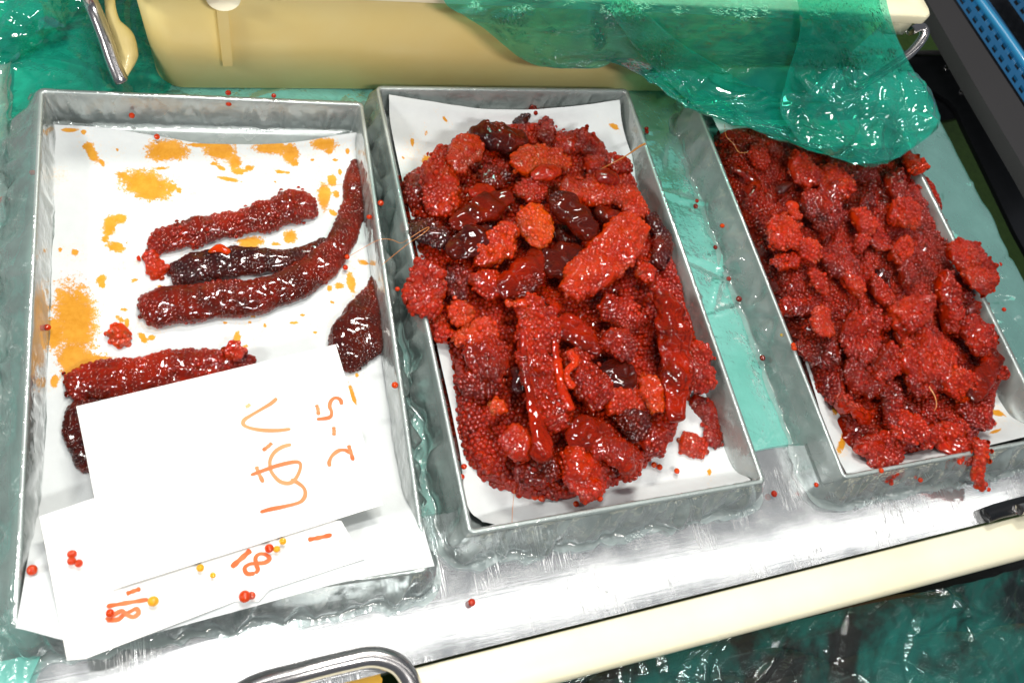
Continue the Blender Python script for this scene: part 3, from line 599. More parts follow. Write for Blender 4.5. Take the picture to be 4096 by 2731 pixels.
D2 = [
 ('blackish sac arching over the top of the heap', 'A', [(740, 370, 45), (900, 300, 60), (1100, 260, 70), (1280, 280, 75)], .06, .15, 0, 'membrane', .6),
 ('curled red-brown piece at the top right end of the arch', 'B', [(20, 110, 50), (100, 125, 65), (175, 180, 62), (190, 270, 55), (140, 350, 60)], .40, .6, 1, 'membrane', .65),
 ('plump brown sac with a smooth left half near the top', 'A', [(790, 420, 80), (950, 400, 105), (1120, 450, 135), (1270, 440, 85)], .20, .06, 2, 'smooth', .62),
 ('bright red fold draped over the end of the plump brown sac', 'A', [(900, 480, 55), (800, 500, 110), (700, 610, 85), (720, 720, 55)], .68, .35, 4, 'membrane', .6),
 ('long red bumpy sac down the upper left of the heap', 'A', [(590, 510, 60), (530, 700, 100), (560, 900, 130), (530, 1080, 90)], .58, .55, 2, 'membrane', .6),
 ('dark red lump at the upper left edge touching the paper', 'A', [(300, 740, 70), (350, 860, 95), (340, 1010, 80)], .38, .75, 0, 'membrane', .7),
 ('purple-black bumpy lobe over the left rim', 'A', [(260, 1170, 75), (400, 1190, 110), (540, 1280, 90), (600, 1330, 50)], .03, .12, 3, 'membrane', .6),
 ('small orange-red knob at the tip of the purple-black lobe', 'A', [(240, 1140, 38), (260, 1200, 36)], .66, 1., 5, 'membrane', .8),
 ('dark leaf-shaped sac with streaked grey end', 'A', [(600, 1390, 40), (740, 1320, 120), (880, 1240, 110), (970, 1160, 36)], .11, .05, 4, 'fibre', .45),
 ('brown leaf-shaped sac with a seam of eggs', 'A', [(640, 1170, 50), (780, 1070, 100), (950, 980, 105), (1150, 890, 55)], .26, .12, 4, 'fibre', .5),
 ('small glossy orange-brown fold above the brown leaf-shaped sac', 'A', [(790, 900, 45), (900, 855, 52), (1010, 860, 25)], .50, .0, 4, 'smooth', .5),
 ('bright orange-red scrap high on the heap', 'z2', [(975, 560, 45), (1040, 500, 80), (1150, 480, 75), (1240, 500, 60), (1290, 540, 36)], .80, .45, 4, 'membrane', .5),
 ('smooth red fold under the bright orange-red scrap', 'z2', [(1060, 595, 26), (1150, 570, 45), (1240, 560, 30)], .60, .0, 6, 'smooth', .5),
 ('dark red eggs below the plump brown sac', 'z2', [(760, 580, 60), (850, 600, 60), (920, 570, 40)], .30, .7, 1, 'membrane', .6),
 ('bumpy red-brown piece at the upper right of the heap', 'z2', [(1190, 420, 50), (1300, 400, 75), (1400, 400, 85), (1440, 480, 60)], .40, .7, 0, 'membrane', .6),
 ('peaked granular knob at the very top right', 'z2', [(1340, 350, 45), (1400, 370, 55)], .45, .8, 2, 'membrane', .7),
 ('granular red piece behind the orange thread', 'z2', [(1380, 540, 75), (1480, 530, 75)], .52, .7, 2, 'membrane', .6),
 ('red lobe nearest the upper right rim', 'z2', [(1500, 500, 60), (1580, 520, 60), (1600, 570, 40)], .46, .8, 0, 'membrane', .65),
 ('band of red eggs across the upper middle of the heap', 'z2', [(960, 680, 45), (1060, 670, 65), (1150, 680, 55)], .50, .9, 3, 'membrane', .6),
 ('broad red bumpy arc at the upper right', 'z2', [(1230, 640, 50), (1380, 690, 75), (1520, 670, 85), (1640, 730, 80), (1680, 840, 65)], .66, .6, 3, 'membrane', .6),
 ('smooth brown patch on the broad red arc', 'z2', [(1440, 600, 30), (1520, 600, 50), (1580, 620, 30)], .40, .0, 5, 'smooth', .5),
 ('big bright red spindle sac lying diagonally', 'z2', [(1690, 850, 80), (1620, 950, 108), (1490, 1080, 112), (1360, 1190, 100), (1270, 1290, 62)], .70, .38, 5, 'membrane', .58),
 ('glossy wine-red finger sac with streaky highlights', 'z2', [(1185, 690, 48), (1270, 770, 76), (1370, 870, 80), (1430, 960, 52)], .17, .0, 6, 'fibre', .62),
 ('smooth brown translucent lump in the crook of the red arc', 'z2', [(1430, 790, 50), (1520, 830, 72), (1550, 890, 46)], .24, .0, 3, 'smooth', .6),
 ('brightest scarlet piece at the middle of the heap', 'z2', [(1010, 780, 62), (1080, 850, 105), (1090, 950, 85), (1060, 1000, 40)], .90, .35, 5, 'membrane', .45),
 ('orange granular flap below the brightest scarlet piece', 'z2', [(960, 880, 45), (880, 980, 88), (800, 1060, 66), (745, 1100, 26)], .72, .7, 4, 'membrane', .5),
 ('streaked maroon fan-shaped sac', 'z2', [(1120, 1150, 50), (1220, 1090, 92), (1370, 1020, 55)], .20, .05, 4, 'fibre', .5),
 ('brown sac with a veined shoulder beside the fan-shaped sac', 'z2', [(1130, 1000, 35), (1080, 1110, 72), (980, 1220, 85), (860, 1270, 70)], .28, .2, 4, 'fibre', .55),
 ('dark knobs in the hollow under the wine-red finger', 'z2', [(1200, 930, 50), (1290, 950, 60), (1340, 1000, 40)], .08, .5, 1, 'membrane', .6),
 ('dark brown sac squeezed against the right rim', 'z2', [(1750, 810, 36), (1820, 920, 48), (1830, 1050, 56), (1800, 1130, 50)], .15, .2, 1, 'membrane', .6),
 ('red-brown bumpy sac spilling over the left rim', 'z2', [(480, 1100, 70), (430, 1220, 92), (450, 1340, 80), (530, 1400, 60)], .54, .9, 4, 'membrane', .6),
 ('dark granular hollow between left lump and middle', 'z2', [(580, 1130, 60), (650, 1220, 70), (620, 1320, 50)], .25, .8, 1, 'membrane', .6),
 ('shiny red sac of eggs left of the middle', 'z2', [(780, 1150, 70), (800, 1230, 85), (760, 1290, 55)], .48, .5, 3, 'membrane', .55),
 ('bright red torn patch of eggs on the left', 'C', [(540, 330, 60), (500, 420, 90), (560, 520, 85)], .74, .7, 3, 'membrane', .5),
 ('orange-red egg ridge left of the vertical ribbon', 'C', [(440, 640, 55), (620, 600, 85), (800, 560, 75)], .74, .95, 3, 'membrane', .6),
 ('red egg mass resting on the left rim', 'z3', [(430, 60, 50), (490, 150, 62), (580, 230, 60)], .60, 1., 4, 'membrane', .6),
 ('dome of dark eggs with orange membrane edge', 'z3', [(690, 400, 75), (810, 340, 115), (930, 340, 65)], .38, .7, 3, 'membrane', .6),
 ('patch of dark red eggs under the orange-edged dome', 'z3', [(640, 470, 60), (780, 480, 80), (900, 480, 50)], .34, .9, 2, 'membrane', .6),
 ('grey-black smooth sliver beside the vertical ribbon', 'z3', [(960, 390, 22), (990, 470, 38), (980, 550, 30)], .04, .0, 5, 'fibre', .6),
 ('long vertical ribbon of eggs between two membrane bands', 'z3', [(960, 30, 40), (1060, 50, 75), (1110, 150, 92), (1110, 350, 98), (1150, 520, 98), (1220, 680, 88), (1260, 760, 50)], .52, .85, 5, 'membrane', .45),
 ('smooth brown band along the left of the vertical ribbon', 'z3', [(1015, 180, 12), (1025, 400, 17), (1060, 600, 26), (1110, 760, 36), (1130, 860, 48), (1070, 930, 30)], .40, .0, 8, 'smooth', .6),
 ('smooth orange band along the right of the vertical ribbon', 'z3', [(1180, 90, 12), (1205, 300, 18), (1240, 500, 24), (1300, 650, 20)], .60, .0, 7, 'smooth', .6),
 ('curled tail of eggs at the top of the vertical ribbon', 'z3', [(905, 10, 26), (960, 20, 16), (1040, 20, 22)], .72, .2, 7, 'smooth', .7),
 ('grey-brown strip running down from the fan-shaped sac', 'z3', [(1030, -40, 40), (1090, 30, 52), (1160, 110, 50), (1200, 160, 40)], .13, .2, 4, 'membrane', .5),
 ('small brown nugget between fan and spindle sacs', 'z3', [(1160, 10, 30), (1190, 50, 36), (1200, 90, 26)], .42, .0, 4, 'smooth', .6),
 ('red glossy tongue right of the vertical ribbon', 'z3', [(1210, 110, 55), (1300, 180, 72), (1400, 240, 66), (1480, 300, 36)], .36, .08, 4, 'smooth', .6),
 ('granular brown-red sac below the spindle', 'z3', [(1460, 40, 70), (1600, 80, 95), (1700, 150, 70)], .40, .7, 3, 'membrane', .5),
 ('curved red sac with bright knobs right of the glossy tongue', 'z3', [(1490, 190, 60), (1590, 260, 80), (1670, 290, 48)], .45, .5, 5, 'membrane', .55),
 ('dark brown folded sac in the middle right', 'z3', [(1480, 370, 55), (1580, 440, 95), (1680, 470, 55)], .10, .1, 3, 'fibre', .5),
 ('diagonal mass of eggs right of the vertical ribbon', 'z3', [(1280, 290, 45), (1350, 400, 85), (1430, 520, 100), (1510, 600, 80)], .42, .9, 4, 'membrane', .5),
 ('red row of eggs right of the diagonal mass', 'z3', [(1480, 610, 50), (1600, 590, 62), (1720, 600, 50)], .58, .9, 3, 'membrane', .6),
 ('orange translucent scrap beside the tall wine-red sac', 'z3', [(1720, 440, 35), (1775, 540, 58), (1800, 660, 34)], .80, .3, 5, 'membrane', .45),
 ('dark cluster of eggs at lower middle right', 'z3', [(1560, 690, 50), (1650, 710, 90), (1740, 770, 65)], .16, .8, 2, 'membrane', .6),
 ('brownish egg cluster at the lower right edge of the heap', 'z3', [(1690, 830, 60), (1790, 800, 80), (1840, 810, 60)], .44, .85, 1, 'membrane', .6),
 ('tall smooth wine-red sac down the right side', 'z3', [(1825, -70, 50), (1860, 60, 80), (1890, 200, 92), (1910, 350, 88), (1920, 470, 72), (1905, 600, 52), (1920, 720, 42)], .40, .0, 6, 'smooth', .6),
 ('red knob where the tall wine-red sac begins', 'z2', [(1690, 1110, 55), (1740, 1160, 62), (1720, 1210, 45)], .62, .5, 4, 'membrane', .6),
 ('cluster of eggs pressed to the right rim', 'z3', [(2020, 240, 50), (2050, 340, 75), (2030, 450, 85), (1990, 520, 45)], .50, 1., 2, 'membrane', .7),
 ('dark red loop lying on the paper at the lower right', 'z3', [(1990, 580, 34), (2080, 640, 50), (2130, 750, 52), (2110, 860, 52)], .42, .5, 0, 'membrane', .55),
 ('crimson blob closing the loop on the paper', 'z3', [(1930, 820, 50), (2010, 850, 56), (2090, 890, 46)], .74, .4, 0, 'membrane', .6),
 ('flat brown wedge near the bottom of the heap', 'z3', [(1280, 850, 45), (1400, 780, 85), (1540, 810, 45)], .38, .0, 4, 'smooth', .5),
 ('folded red-brown lobe at the bottom right of the heap', 'z3', [(1400, 870, 45), (1530, 870, 66), (1640, 930, 75), (1650, 1030, 60)], .42, .25, 4, 'membrane', .6),
 ('rounded orange-red lobe at the bottom of the heap', 'z3', [(1230, 1020, 70), (1370, 1000, 120), (1490, 1070, 90)], .62, .5, 2, 'membrane', .6),
 ('dark red eggs above the rounded bottom lobe', 'z3', [(960, 980, 60), (1090, 990, 80), (1200, 950, 60)], .32, .95, 2, 'membrane', .6),
 ('red blob hooked under the brown membrane band', 'z3', [(910, 900, 50), (990, 840, 85), (1060, 800, 50)], .62, .3, 5, 'membrane', .55),
 ('tiny orange shred on dark eggs at lower left', 'z3', [(820, 610, 24), (870, 630, 36), (880, 670, 24)], .86, .6, 5, 'membrane', .6),
 ('orange forked shred right of the vertical ribbon', 'z3', [(1290, 290, 30), (1320, 360, 22), (1270, 430, 14), (1310, 520, 22)], .74, .1, 8, 'smooth', .6)]
for lb, tg, pts, tone, gran, layer, mat, flat in D2:
    sac(lb, tg, pts, tone, gran, m2, layer, mat, flat * .86, .22, group=G2, eggr=.90, wm=1.2, sit=.45, lay=.0042, up_=.08)
G3 = 'roe lumps heaped in the right-hand tray'
D3 = [
 ('dark knob of roe at the top left corner of the heap', 'F', [(250, 70, 80), (300, 150, 70)], .40, .9, 1, 'membrane', .7),
 ('blackish eggs against the left rim near the top', 'F', [(200, 220, 55), (240, 310, 60)], .12, .9, 1, 'membrane', .7),
 ('brown granular lump just under the tip of the teal film', 'F', [(450, 60, 50), (620, 120, 100), (780, 190, 95)], .26, .9, 1, 'membrane', .6),
 ('dark red granular lump under the thin orange thread', 'F', [(440, 270, 85), (600, 300, 90)], .36, .95, 2, 'membrane', .6),
 ('orange-red crumb lump below the edge of the teal film', 'F', [(800, 420, 60), (920, 420, 115), (1010, 400, 60)], .70, 1., 4, 'membrane', .6),
 ('smooth brown knot in the upper left', 'F', [(700, 540, 80), (760, 610, 75)], .12, .0, 3, 'fibre', .6),
 ('red-brown lump with grey membrane shred', 'F', [(420, 430, 100), (340, 520, 70)], .34, .8, 2, 'membrane', .6),
 ('granular red lump by the upper left rim', 'F', [(490, 560, 110), (420, 680, 85)], .42, 1., 2, 'membrane', .6),
 ('rounded red lump in the upper middle', 'F', [(1080, 570, 70), (1230, 520, 115), (1370, 600, 60)], .66, .9, 4, 'membrane', .6),
 ('dark lump shaded by the teal film tip', 'F', [(1150, 300, 100), (1400, 400, 100), (1560, 450, 85)], .20, .9, 1, 'membrane', .6),
 ('smooth crimson lump at the upper right under the film', 'F', [(1830, 330, 70), (1920, 340, 95), (2000, 430, 90)], .78, .45, 4, 'membrane', .6),
 ('wine-coloured lump right of the dark gap', 'F', [(1680, 560, 110), (1850, 570, 115)], .32, .9, 2, 'membrane', .6),
 ('large maroon lump with frosted eggs', 'F', [(900, 720, 60), (1100, 750, 150), (1260, 820, 100)], .30, .85, 4, 'membrane', .55),
 ('orange curl of membrane beside the frosted maroon lump', 'F', [(790, 680, 28), (830, 740, 32), (850, 820, 26), (890, 800, 22)], .78, .1, 6, 'smooth', .7),
 ('orange slab of eggs on the left', 'F', [(600, 890, 70), (740, 950, 115), (900, 970, 90)], .76, .9, 5, 'membrane', .55),
 ('orange folded flap below the orange slab', 'F', [(980, 1020, 50), (990, 1120, 65), (980, 1220, 60)], .78, .6, 5, 'membrane', .6),
 ('red ridged lump left of centre', 'F', [(760, 1160, 95), (810, 1290, 110)], .60, .8, 3, 'membrane', .6),
 ('dark eggs beside the left rim at mid height', 'F', [(640, 1100, 70), (600, 1010, 55)], .42, 1., 2, 'membrane', .6),
 ('dark lump with frosted top in the centre', 'F', [(1120, 1080, 70), (1250, 1220, 110), (1410, 1290, 70)], .36, .8, 3, 'membrane', .6),
 ('bright granular lump right of centre', 'F', [(1400, 1000, 110), (1500, 1080, 100)], .66, 1., 4, 'membrane', .6),
 ('orange knob on the bright granular lump', 'F', [(1380, 870, 75), (1560, 850, 90)], .76, .9, 5, 'membrane', .6),
 ('red square-ended lump right of the dark cleft', 'F', [(1690, 740, 70), (1820, 800, 105), (1960, 840, 80)], .60, .9, 4, 'membrane', .6),
 ('orange-red lump at the right of the heap', 'F', [(1740, 1060, 110), (1880, 1170, 110)], .72, 1., 4, 'membrane', .6),
 ('red lump below the ridged lump', 'F', [(1000, 1420, 100), (1120, 1390, 80)], .62, .95, 3, 'membrane', .6),
 ('squarish red lump in the centre', 'F', [(1310, 1440, 110), (1430, 1390, 80)], .60, .8, 4, 'membrane', .6),
 ('nearly black eggs in the cleft by the crimson sac', 'F', [(1570, 1380, 90), (1700, 1430, 80)], .10, 1., 0, 'membrane', .6),
 ('shiny crimson rounded sac at the centre right', 'G', [(900, 70, 80), (970, 170, 130), (1050, 260, 95)], .64, .4, 6, 'membrane', .62),
 ('red lump jutting over the right rim', 'z5', [(1900, 220, 70), (2010, 190, 75), (2090, 270, 70), (2020, 390, 75)], .64, .95, 6, 'membrane', .6),
 ('purple-red lump between crimson sac and right rim', 'G', [(1150, 160, 100), (1290, 200, 95)], .48, .8, 3, 'membrane', .6),
 ('dull brown piece by the right rim', 'G', [(1340, 130, 60), (1400, 190, 60)], .28, .2, 3, 'membrane', .6),
 ('frosted maroon slab left of the crimson sac', 'G', [(470, 250, 80), (600, 330, 125), (720, 400, 90)], .42, .95, 4, 'membrane', .55),
 ('orange stringy ridge on the left', 'G', [(330, 130, 40), (330, 250, 42), (350, 340, 44)], .76, .6, 5, 'membrane', .6),
 ('red eggs left of the orange stringy ridge', 'G', [(120, 120, 85), (240, 190, 75)], .46, .9, 2, 'membrane', .6),
 ('dark eggs along the lower left rim', 'G', [(240, 370, 75), (330, 460, 100), (450, 480, 80)], .22, 1., 2, 'membrane', .6),
 ('knot of red eggs above the frosted slab', 'G', [(750, 200, 70), (820, 270, 70)], .52, 1., 3, 'membrane', .6),
 ('drooping tip of red eggs below the frosted slab', 'G', [(700, 450, 65), (790, 520, 100), (860, 600, 50)], .48, .9, 4, 'membrane', .55),
 ('tilted red slab with a smooth orange edge', 'G', [(930, 620, 50), (980, 540, 85), (1080, 460, 105), (1210, 410, 90)], .60, .85, 5, 'membrane', .5),
 ('red lump with a smooth flank at the lower right', 'G', [(1340, 390, 85), (1450, 350, 95), (1540, 420, 60)], .54, .7, 5, 'membrane', .55),
 ('smooth maroon edge of the lower right lump', 'G', [(1550, 450, 36), (1500, 560, 46), (1430, 680, 42), (1370, 790, 28)], .22, .05, 5, 'smooth', .6),
 ('orange hanging mass of eggs at the lower right', 'G', [(1270, 560, 75), (1280, 660, 90), (1240, 770, 75)], .74, 1., 4, 'membrane', .6),
 ('eggs tucked between maroon edge and right rim', 'G', [(1570, 540, 45), (1560, 630, 40)], .56, 1., 1, 'membrane', .6),
 ('finger of large eggs pointing left', 'G', [(940, 710, 45), (1050, 650, 62), (1160, 600, 60)], .52, 1., 4, 'membrane', .65),
 ('dark layered sheets low in the middle', 'G', [(480, 590, 60), (620, 620, 80), (820, 660, 60)], .26, .5, 2, 'membrane', .5),
 ('small dark eggs at the lower left edge of the heap', 'G', [(370, 740, 55), (480, 700, 80)], .36, 1., 1, 'membrane', .6),
 ('red lump over the smooth maroon corner piece', 'G', [(500, 820, 65), (570, 850, 85)], .62, .9, 4, 'membrane', .6),
 ('frosted dark lump near the front', 'G', [(740, 820, 80), (860, 840, 85)], .30, .85, 3, 'membrane', .6),
 ('smooth maroon striped piece at the front left corner', 'G', [(490, 900, 45), (520, 1010, 72), (590, 1110, 66)], .44, .0, 1, 'fibre', .7),
 ('red eggs at the front of the heap', 'G', [(710, 1000, 100), (740, 1120, 100), (850, 1170, 80)], .60, 1., 2, 'membrane', .6),
 ('orange peak of eggs near the front', 'G', [(950, 890, 40), (930, 980, 66), (900, 1080, 75)], .72, .8, 4, 'membrane', .6),
 ('red hollow right of the orange peak', 'G', [(1050, 980, 70), (1090, 1090, 75)], .52, .7, 2, 'membrane', .6),
 ('scattered eggs spreading toward the front right', 'G', [(1240, 930, 75), (1230, 1060, 90), (1370, 1060, 80)], .66, 1., 3, 'membrane', .55),
 ('maroon lump below the one shaded by the film tip', 'F', [(1450, 640, 80), (1560, 720, 85)], .36, .9, 3, 'membrane', .6),
 ('red lump filling the hollow right of the orange knob', 'F', [(1610, 1000, 75), (1650, 1130, 85)], .52, .9, 3, 'membrane', .6),
 ('dark red lump just below the orange-red right-hand lump', 'F', [(1780, 1300, 85), (1930, 1330, 85)], .42, .9, 3, 'membrane', .6),
 ('red lump touching the upper left of the crimson sac', 'G', [(700, 60, 75), (790, 20, 75)], .50, .9, 3, 'membrane', .6),
 ('granular red lump above the purple-red one', 'G', [(1130, 20, 85), (1260, 60, 85)], .58, .95, 4, 'membrane', .6),
 ('red lump wedged between the frosted and tilted slabs', 'G', [(880, 400, 75), (970, 350, 75)], .50, .9, 3, 'membrane', .6),
 ('dull red eggs behind the spreading ones', 'G', [(1400, 790, 65), (1400, 890, 80), (1390, 980, 50)], .42, 1., 2, 'membrane', .6)]
for lb, tg, pts, tone, gran, layer, mat, flat in D3:
    sac(lb, tg, pts, .43 + (tone - .45) * .65, gran * .95, m3, layer, mat, flat * .64, .26, group=G3, name='roe_lump', cat='roe', eggr=.85, wm=1.85, sit=.30, lay=.0030, up_=.22)
sac('string of red eggs dangling over the front rim of the right tray', 'G', [(1410, 1060, 60), (1440, 1130, 55), (1420, 1220, 58), (1420, 1330, 66), (1450, 1390, 22)], .62, 1., m3, 0, 'membrane', .5, .25, zc=[.041, .0415, .036, .022, .012], name='roe_clump', cat='roe')
# single spilled eggs: (tag, x, y, z, size, tone, label)
def lz(h): return h
LE = [('z1', 1338, 545, .0400, 1.1, .45, 'dark red egg on the back rim of the left tray'), ('z1', 1340, 607, .030, 1.15, .72, 'red egg on the film just below the back rim of the left tray'),
 ('z1', 1605, 562, .0400, .9, .5, 'half-hidden red egg behind the back rim of the left tray'), ('z1', 773, 678, .020, 1.1, .75, 'orange-red egg on the film behind the stained paper, nearest the metal handle'),
 ('z1', 920, 802, .014, 1.1, .88, 'orange egg at the back edge of the stained paper'), ('z1', 190, 1012, .022, 1.05, .8, 'orange egg on the film left of the left tray'),
 ('z1', 20, 1172, .007, 1.3, .6, 'red egg at the far left on the teal sheet'), ('z1', 42, 1168, .0075, .9, .6, 'smaller egg touching the red one at far left'),
 ('z1', 5, 1475, .007, 1.1, .62, 'lower red egg cut by the left picture edge'), ('z1', 2232, 1190, .036, 1.15, .78, 'orange egg on the film between left and middle trays, near the back'),
 ('z1', 2165, 1272, .030, 1.0, .75, 'red egg inside the right rim of the left tray'), ('z7', 277, 893, .012, 1.1, .7, 'red egg at the left edge of the big orange stain'),
 ('z7', 2315, 1231, .036, 1.2, .9, 'orange egg on the right rim of the left tray, beside the card'), ('z7', 2025, 542, .0095, 1.0, .72, 'orange-red egg touching the long maroon sac'),
 ('z7', 2035, 480, .013, 1.0, .82, 'orange egg on the side of the long maroon sac'), ('z7', 2330, 668, .034, .9, .7, 'red egg on the film beside the dark brown sac'),
 ('z7', 753, 1303, .038, .85, 1.05, 'small yellow droplet egg on the top card'), ('z3', 1326, 1194, .010, 1.15, .8, 'orange-red egg in front of the middle heap'),
 ('z3', 1083, 1150, .0095, 1.35, .74, 'large orange egg at the front foot of the middle heap'), ('z3', 1120, 1160, .0095, 1.2, .76, 'orange egg next to the large one at the heap foot'),
 ('z3', 655, 1035, .0150, 1.0, .68, 'red egg by the left front corner of the middle paper'), ('z3', 1782, 965, .009, 1.05, .92, 'left egg of the orange pair on the middle paper'),
 ('z3', 1815, 978, .009, 1.15, .84, 'right egg of the orange pair on the middle paper'), ('z3', 1916, 1001, .009, 1.05, .86, 'lone orange egg on the white paper of the middle tray'),
 ('z3', 668, 975, .020, 1.0, .7, 'orange-red egg against the left inner film of the middle tray'), ('z2', 1738, 315, .0065, 1.0, .30, 'upper of two dark eggs on the teal sheet near the container'),
 ('z2', 1740, 335, .0065, 1.0, .32, 'lower of two dark eggs on the teal sheet near the container'), ('z2', 2034, 738, .0090, .9, .45, 'upper egg of the dark red pair between middle and right trays'),
 ('z2', 2026, 770, .0075, 1.15, .30, 'lower egg of the dark red pair between middle and right trays'), ('z2', 2138, 743, .016, .7, .2, 'tiny brown egg on the film left of the right tray'),
 ('z2', 2182, 884, .018, 1.05, .88, 'orange egg with pale ring on the film left of the right tray'), ('z2', 1874, 998, .026, 1.25, .5, 'red egg on the inner right wall of the middle tray'),
 ('z2', 2220, 1195, .0075, 1.05, .28, 'dark egg on the teal sheet below the orange one with pale ring'), ('z2', 2280, 1313, .0075, 1.25, .25, 'dark egg pair on the teal sheet at mid length of the right tray'),
 ('z5', 410, 140, .0075, 1., .22, 'dark egg half under the film of the right tray'), ('z5', 705, 833, .0075, 1.25, .22, 'lowest dark egg on the teal sheet between the trays'),
 ('z5', 899, 752, .0385, 1.0, .86, 'upper egg of the orange pair on the left rim of the right tray'), ('z5', 903, 772, .0385, 1.15, .84, 'lower egg of the orange pair on the left rim of the right tray'),
 ('z5', 828, 690, .030, .9, .95, 'pale orange egg just left of the rim pair'), ('z5', 2220, 530, .030, 1.05, .62, 'red egg on the film right of the right tray'),
 ('z5', 2158, 1244, .014, 1.1, .82, 'orange egg on the stained corner of the right paper'), ('z8', 1510, 221, .036, 1.05, .92, 'orange egg on the front rim film of the right tray'),
 ('z8', 1741, 277, .020, 1.0, .78, 'orange-red egg on the front wall film of the right tray'), ('z8', 1127, 305, .012, .9, .75, 'orange egg at the front left corner of the right tray'),
 ('z8', 1973, 170, .040, 1.15, .70, 'red egg hanging at the front edge of the right heap'), ('z8', 879, 358, .0028, 1.2, .5, 'dark red egg on bare steel between middle and right trays'),
 ('S', 1712, 2298, .0028, 1.2, .55, 'dark red egg on bare steel right of the paper corner'), ('S', 1887, 2408, .0028, 1.25, .55, 'lone red egg on bare steel in front of the middle tray'),
 ('z6', 188, 905, .033, 1.5, .86, 'large orange egg on the paper left of the lower card'), ('z6', 422, 812, .046, 1.2, .90, 'top egg of the orange clump on the lower card'),
 ('z6', 420, 852, .046, 1.2, .88, 'corner egg of the orange clump on the lower card'), ('z6', 462, 866, .046, 1.1, .92, 'right egg of the orange clump on the lower card'),
 ('z6', 898, 1088, .046, 1.55, .98, 'amber egg at the end of the long marker line'), ('z6', 645, 1158, .046, 1.2, .92, 'orange egg on the left figure eight'),
 ('z6', 1435, 1060, .046, 1.8, .86, 'largest orange egg at the front edge of the lower card'), ('z6', 1474, 1055, .046, 1.1, .88, 'small egg stuck to the largest one on the lower card'),
 ('z6', 1578, 778, .046, 1.3, .86, 'red-orange egg below the edge of the top card'), ('z6', 1622, 783, .046, 1.05, .97, 'amber egg right of the red-orange one on the lower card'),
 ('z6', 1658, 737, .046, 1.0, .97, 'amber egg alone at the top card edge'), ('z6', 1248, 936, .0455, .8, 1.1, 'flat yellow droplet left of the slash'), ('z6', 1174, 893, .046, 1.1, 1.0, 'amber egg half under the top card'),
 ('z4', 400, 640, .060, 1.2, .42, 'upper egg of the brown pair on the teal bag edge'), ('z4', 404, 662, .059, 1.3, .45, 'lower egg of the brown pair on the teal bag edge')]
LM = tris_mesh('spilled_egg', LV, LF)
def m_loose(name, col, tr):
    nt = NT(name); principled(nt, Base_Color=col, Roughness=.1, Subsurface_Weight=.9, Subsurface_Radius=(1, .4, .1), Subsurface_Scale=.005, Coat_Weight=.6, Coat_Roughness=.05, Transmission_Weight=tr, IOR=1.36); return nt.m
LMS = {}
for tg, x, y, z, s_, tone, lb in LE:
    key = round(tone * 10)
    if key not in LMS:
        me = LM.copy(); me.materials.append(m_loose('spilled_egg_tint', tuple(float(c) for c in (pal(np.array([min(tone + .12, 1.)]))[0] if tone <= 1.0 else (.85, .45, .02))), .15)); LMS[key] = me
    o = bpy.data.objects.new('spilled_egg', LMS[key]); COL.objects.link(o); px, py = cv(tg, x, y); r = ER * s_ * (.95 if s_ < 1.4 else .9)
    zz = z if z > .0035 else z + 0.; p = P(px, py, zz + r * .8); o.location = p.tolist(); o.scale = (r * random.uniform(.93, 1.07), r * random.uniform(.93, 1.07), r * .88)
    tag(o, lb, 'fish egg', 'single eggs spilled around the trays')
# thin orange strands
def strand(pts, tg, zs, r, label):
    px, py = cv(tg, [p[0] for p in pts], [p[1] for p in pts]); w = P(px, py, np.array(zs))
    o = tube('membrane_strand', w, r, M['strand'], None, 50, 6); tag(o, label, 'strand')
strand([(1470, 552), (1580, 495), (1640, 460), (1700, 418), (1728, 405)], 'z2', [.052, .050, .048, .044, .042], [.0003, .0005, .0007, .0011, .0012], 'orange translucent strand from the heap across the right rim of the middle tray')
strand([(0, 1060), (160, 970), (240, 965), (300, 985), (360, 950), (450, 895), (458, 905), (400, 950), (340, 990), (190, 1110)], 'z2', [.030, .038, .040, .045, .056, .060, .060, .057, .050, .040], .00022, 'thin looped orange thread between the left and middle trays')
strand([(220, 0), (235, 100), (300, 170), (350, 245), (430, 245)], 'F', [.055, .056, .055, .054, .053], .00025, 'thin orange thread on the top left lump of the right heap')
strand([(1075, 690), (1115, 760), (1125, 820), (1110, 860)], 'G', [.058, .060, .058, .056], [.0006, .0005, .0002], 'short curved orange strand near the front of the right heap')
strand([(965, 1110), (955, 1200), (948, 1330)], 'z3', [.030, .020, .032], .0002, 'hair-thin orange thread over the front of the middle paper')
strand([(1700, 270), (1560, 280), (1500, 330)], 'T', [.02, .03, .03], .0002, 'hair-thin thread by the tip of the long maroon sac')
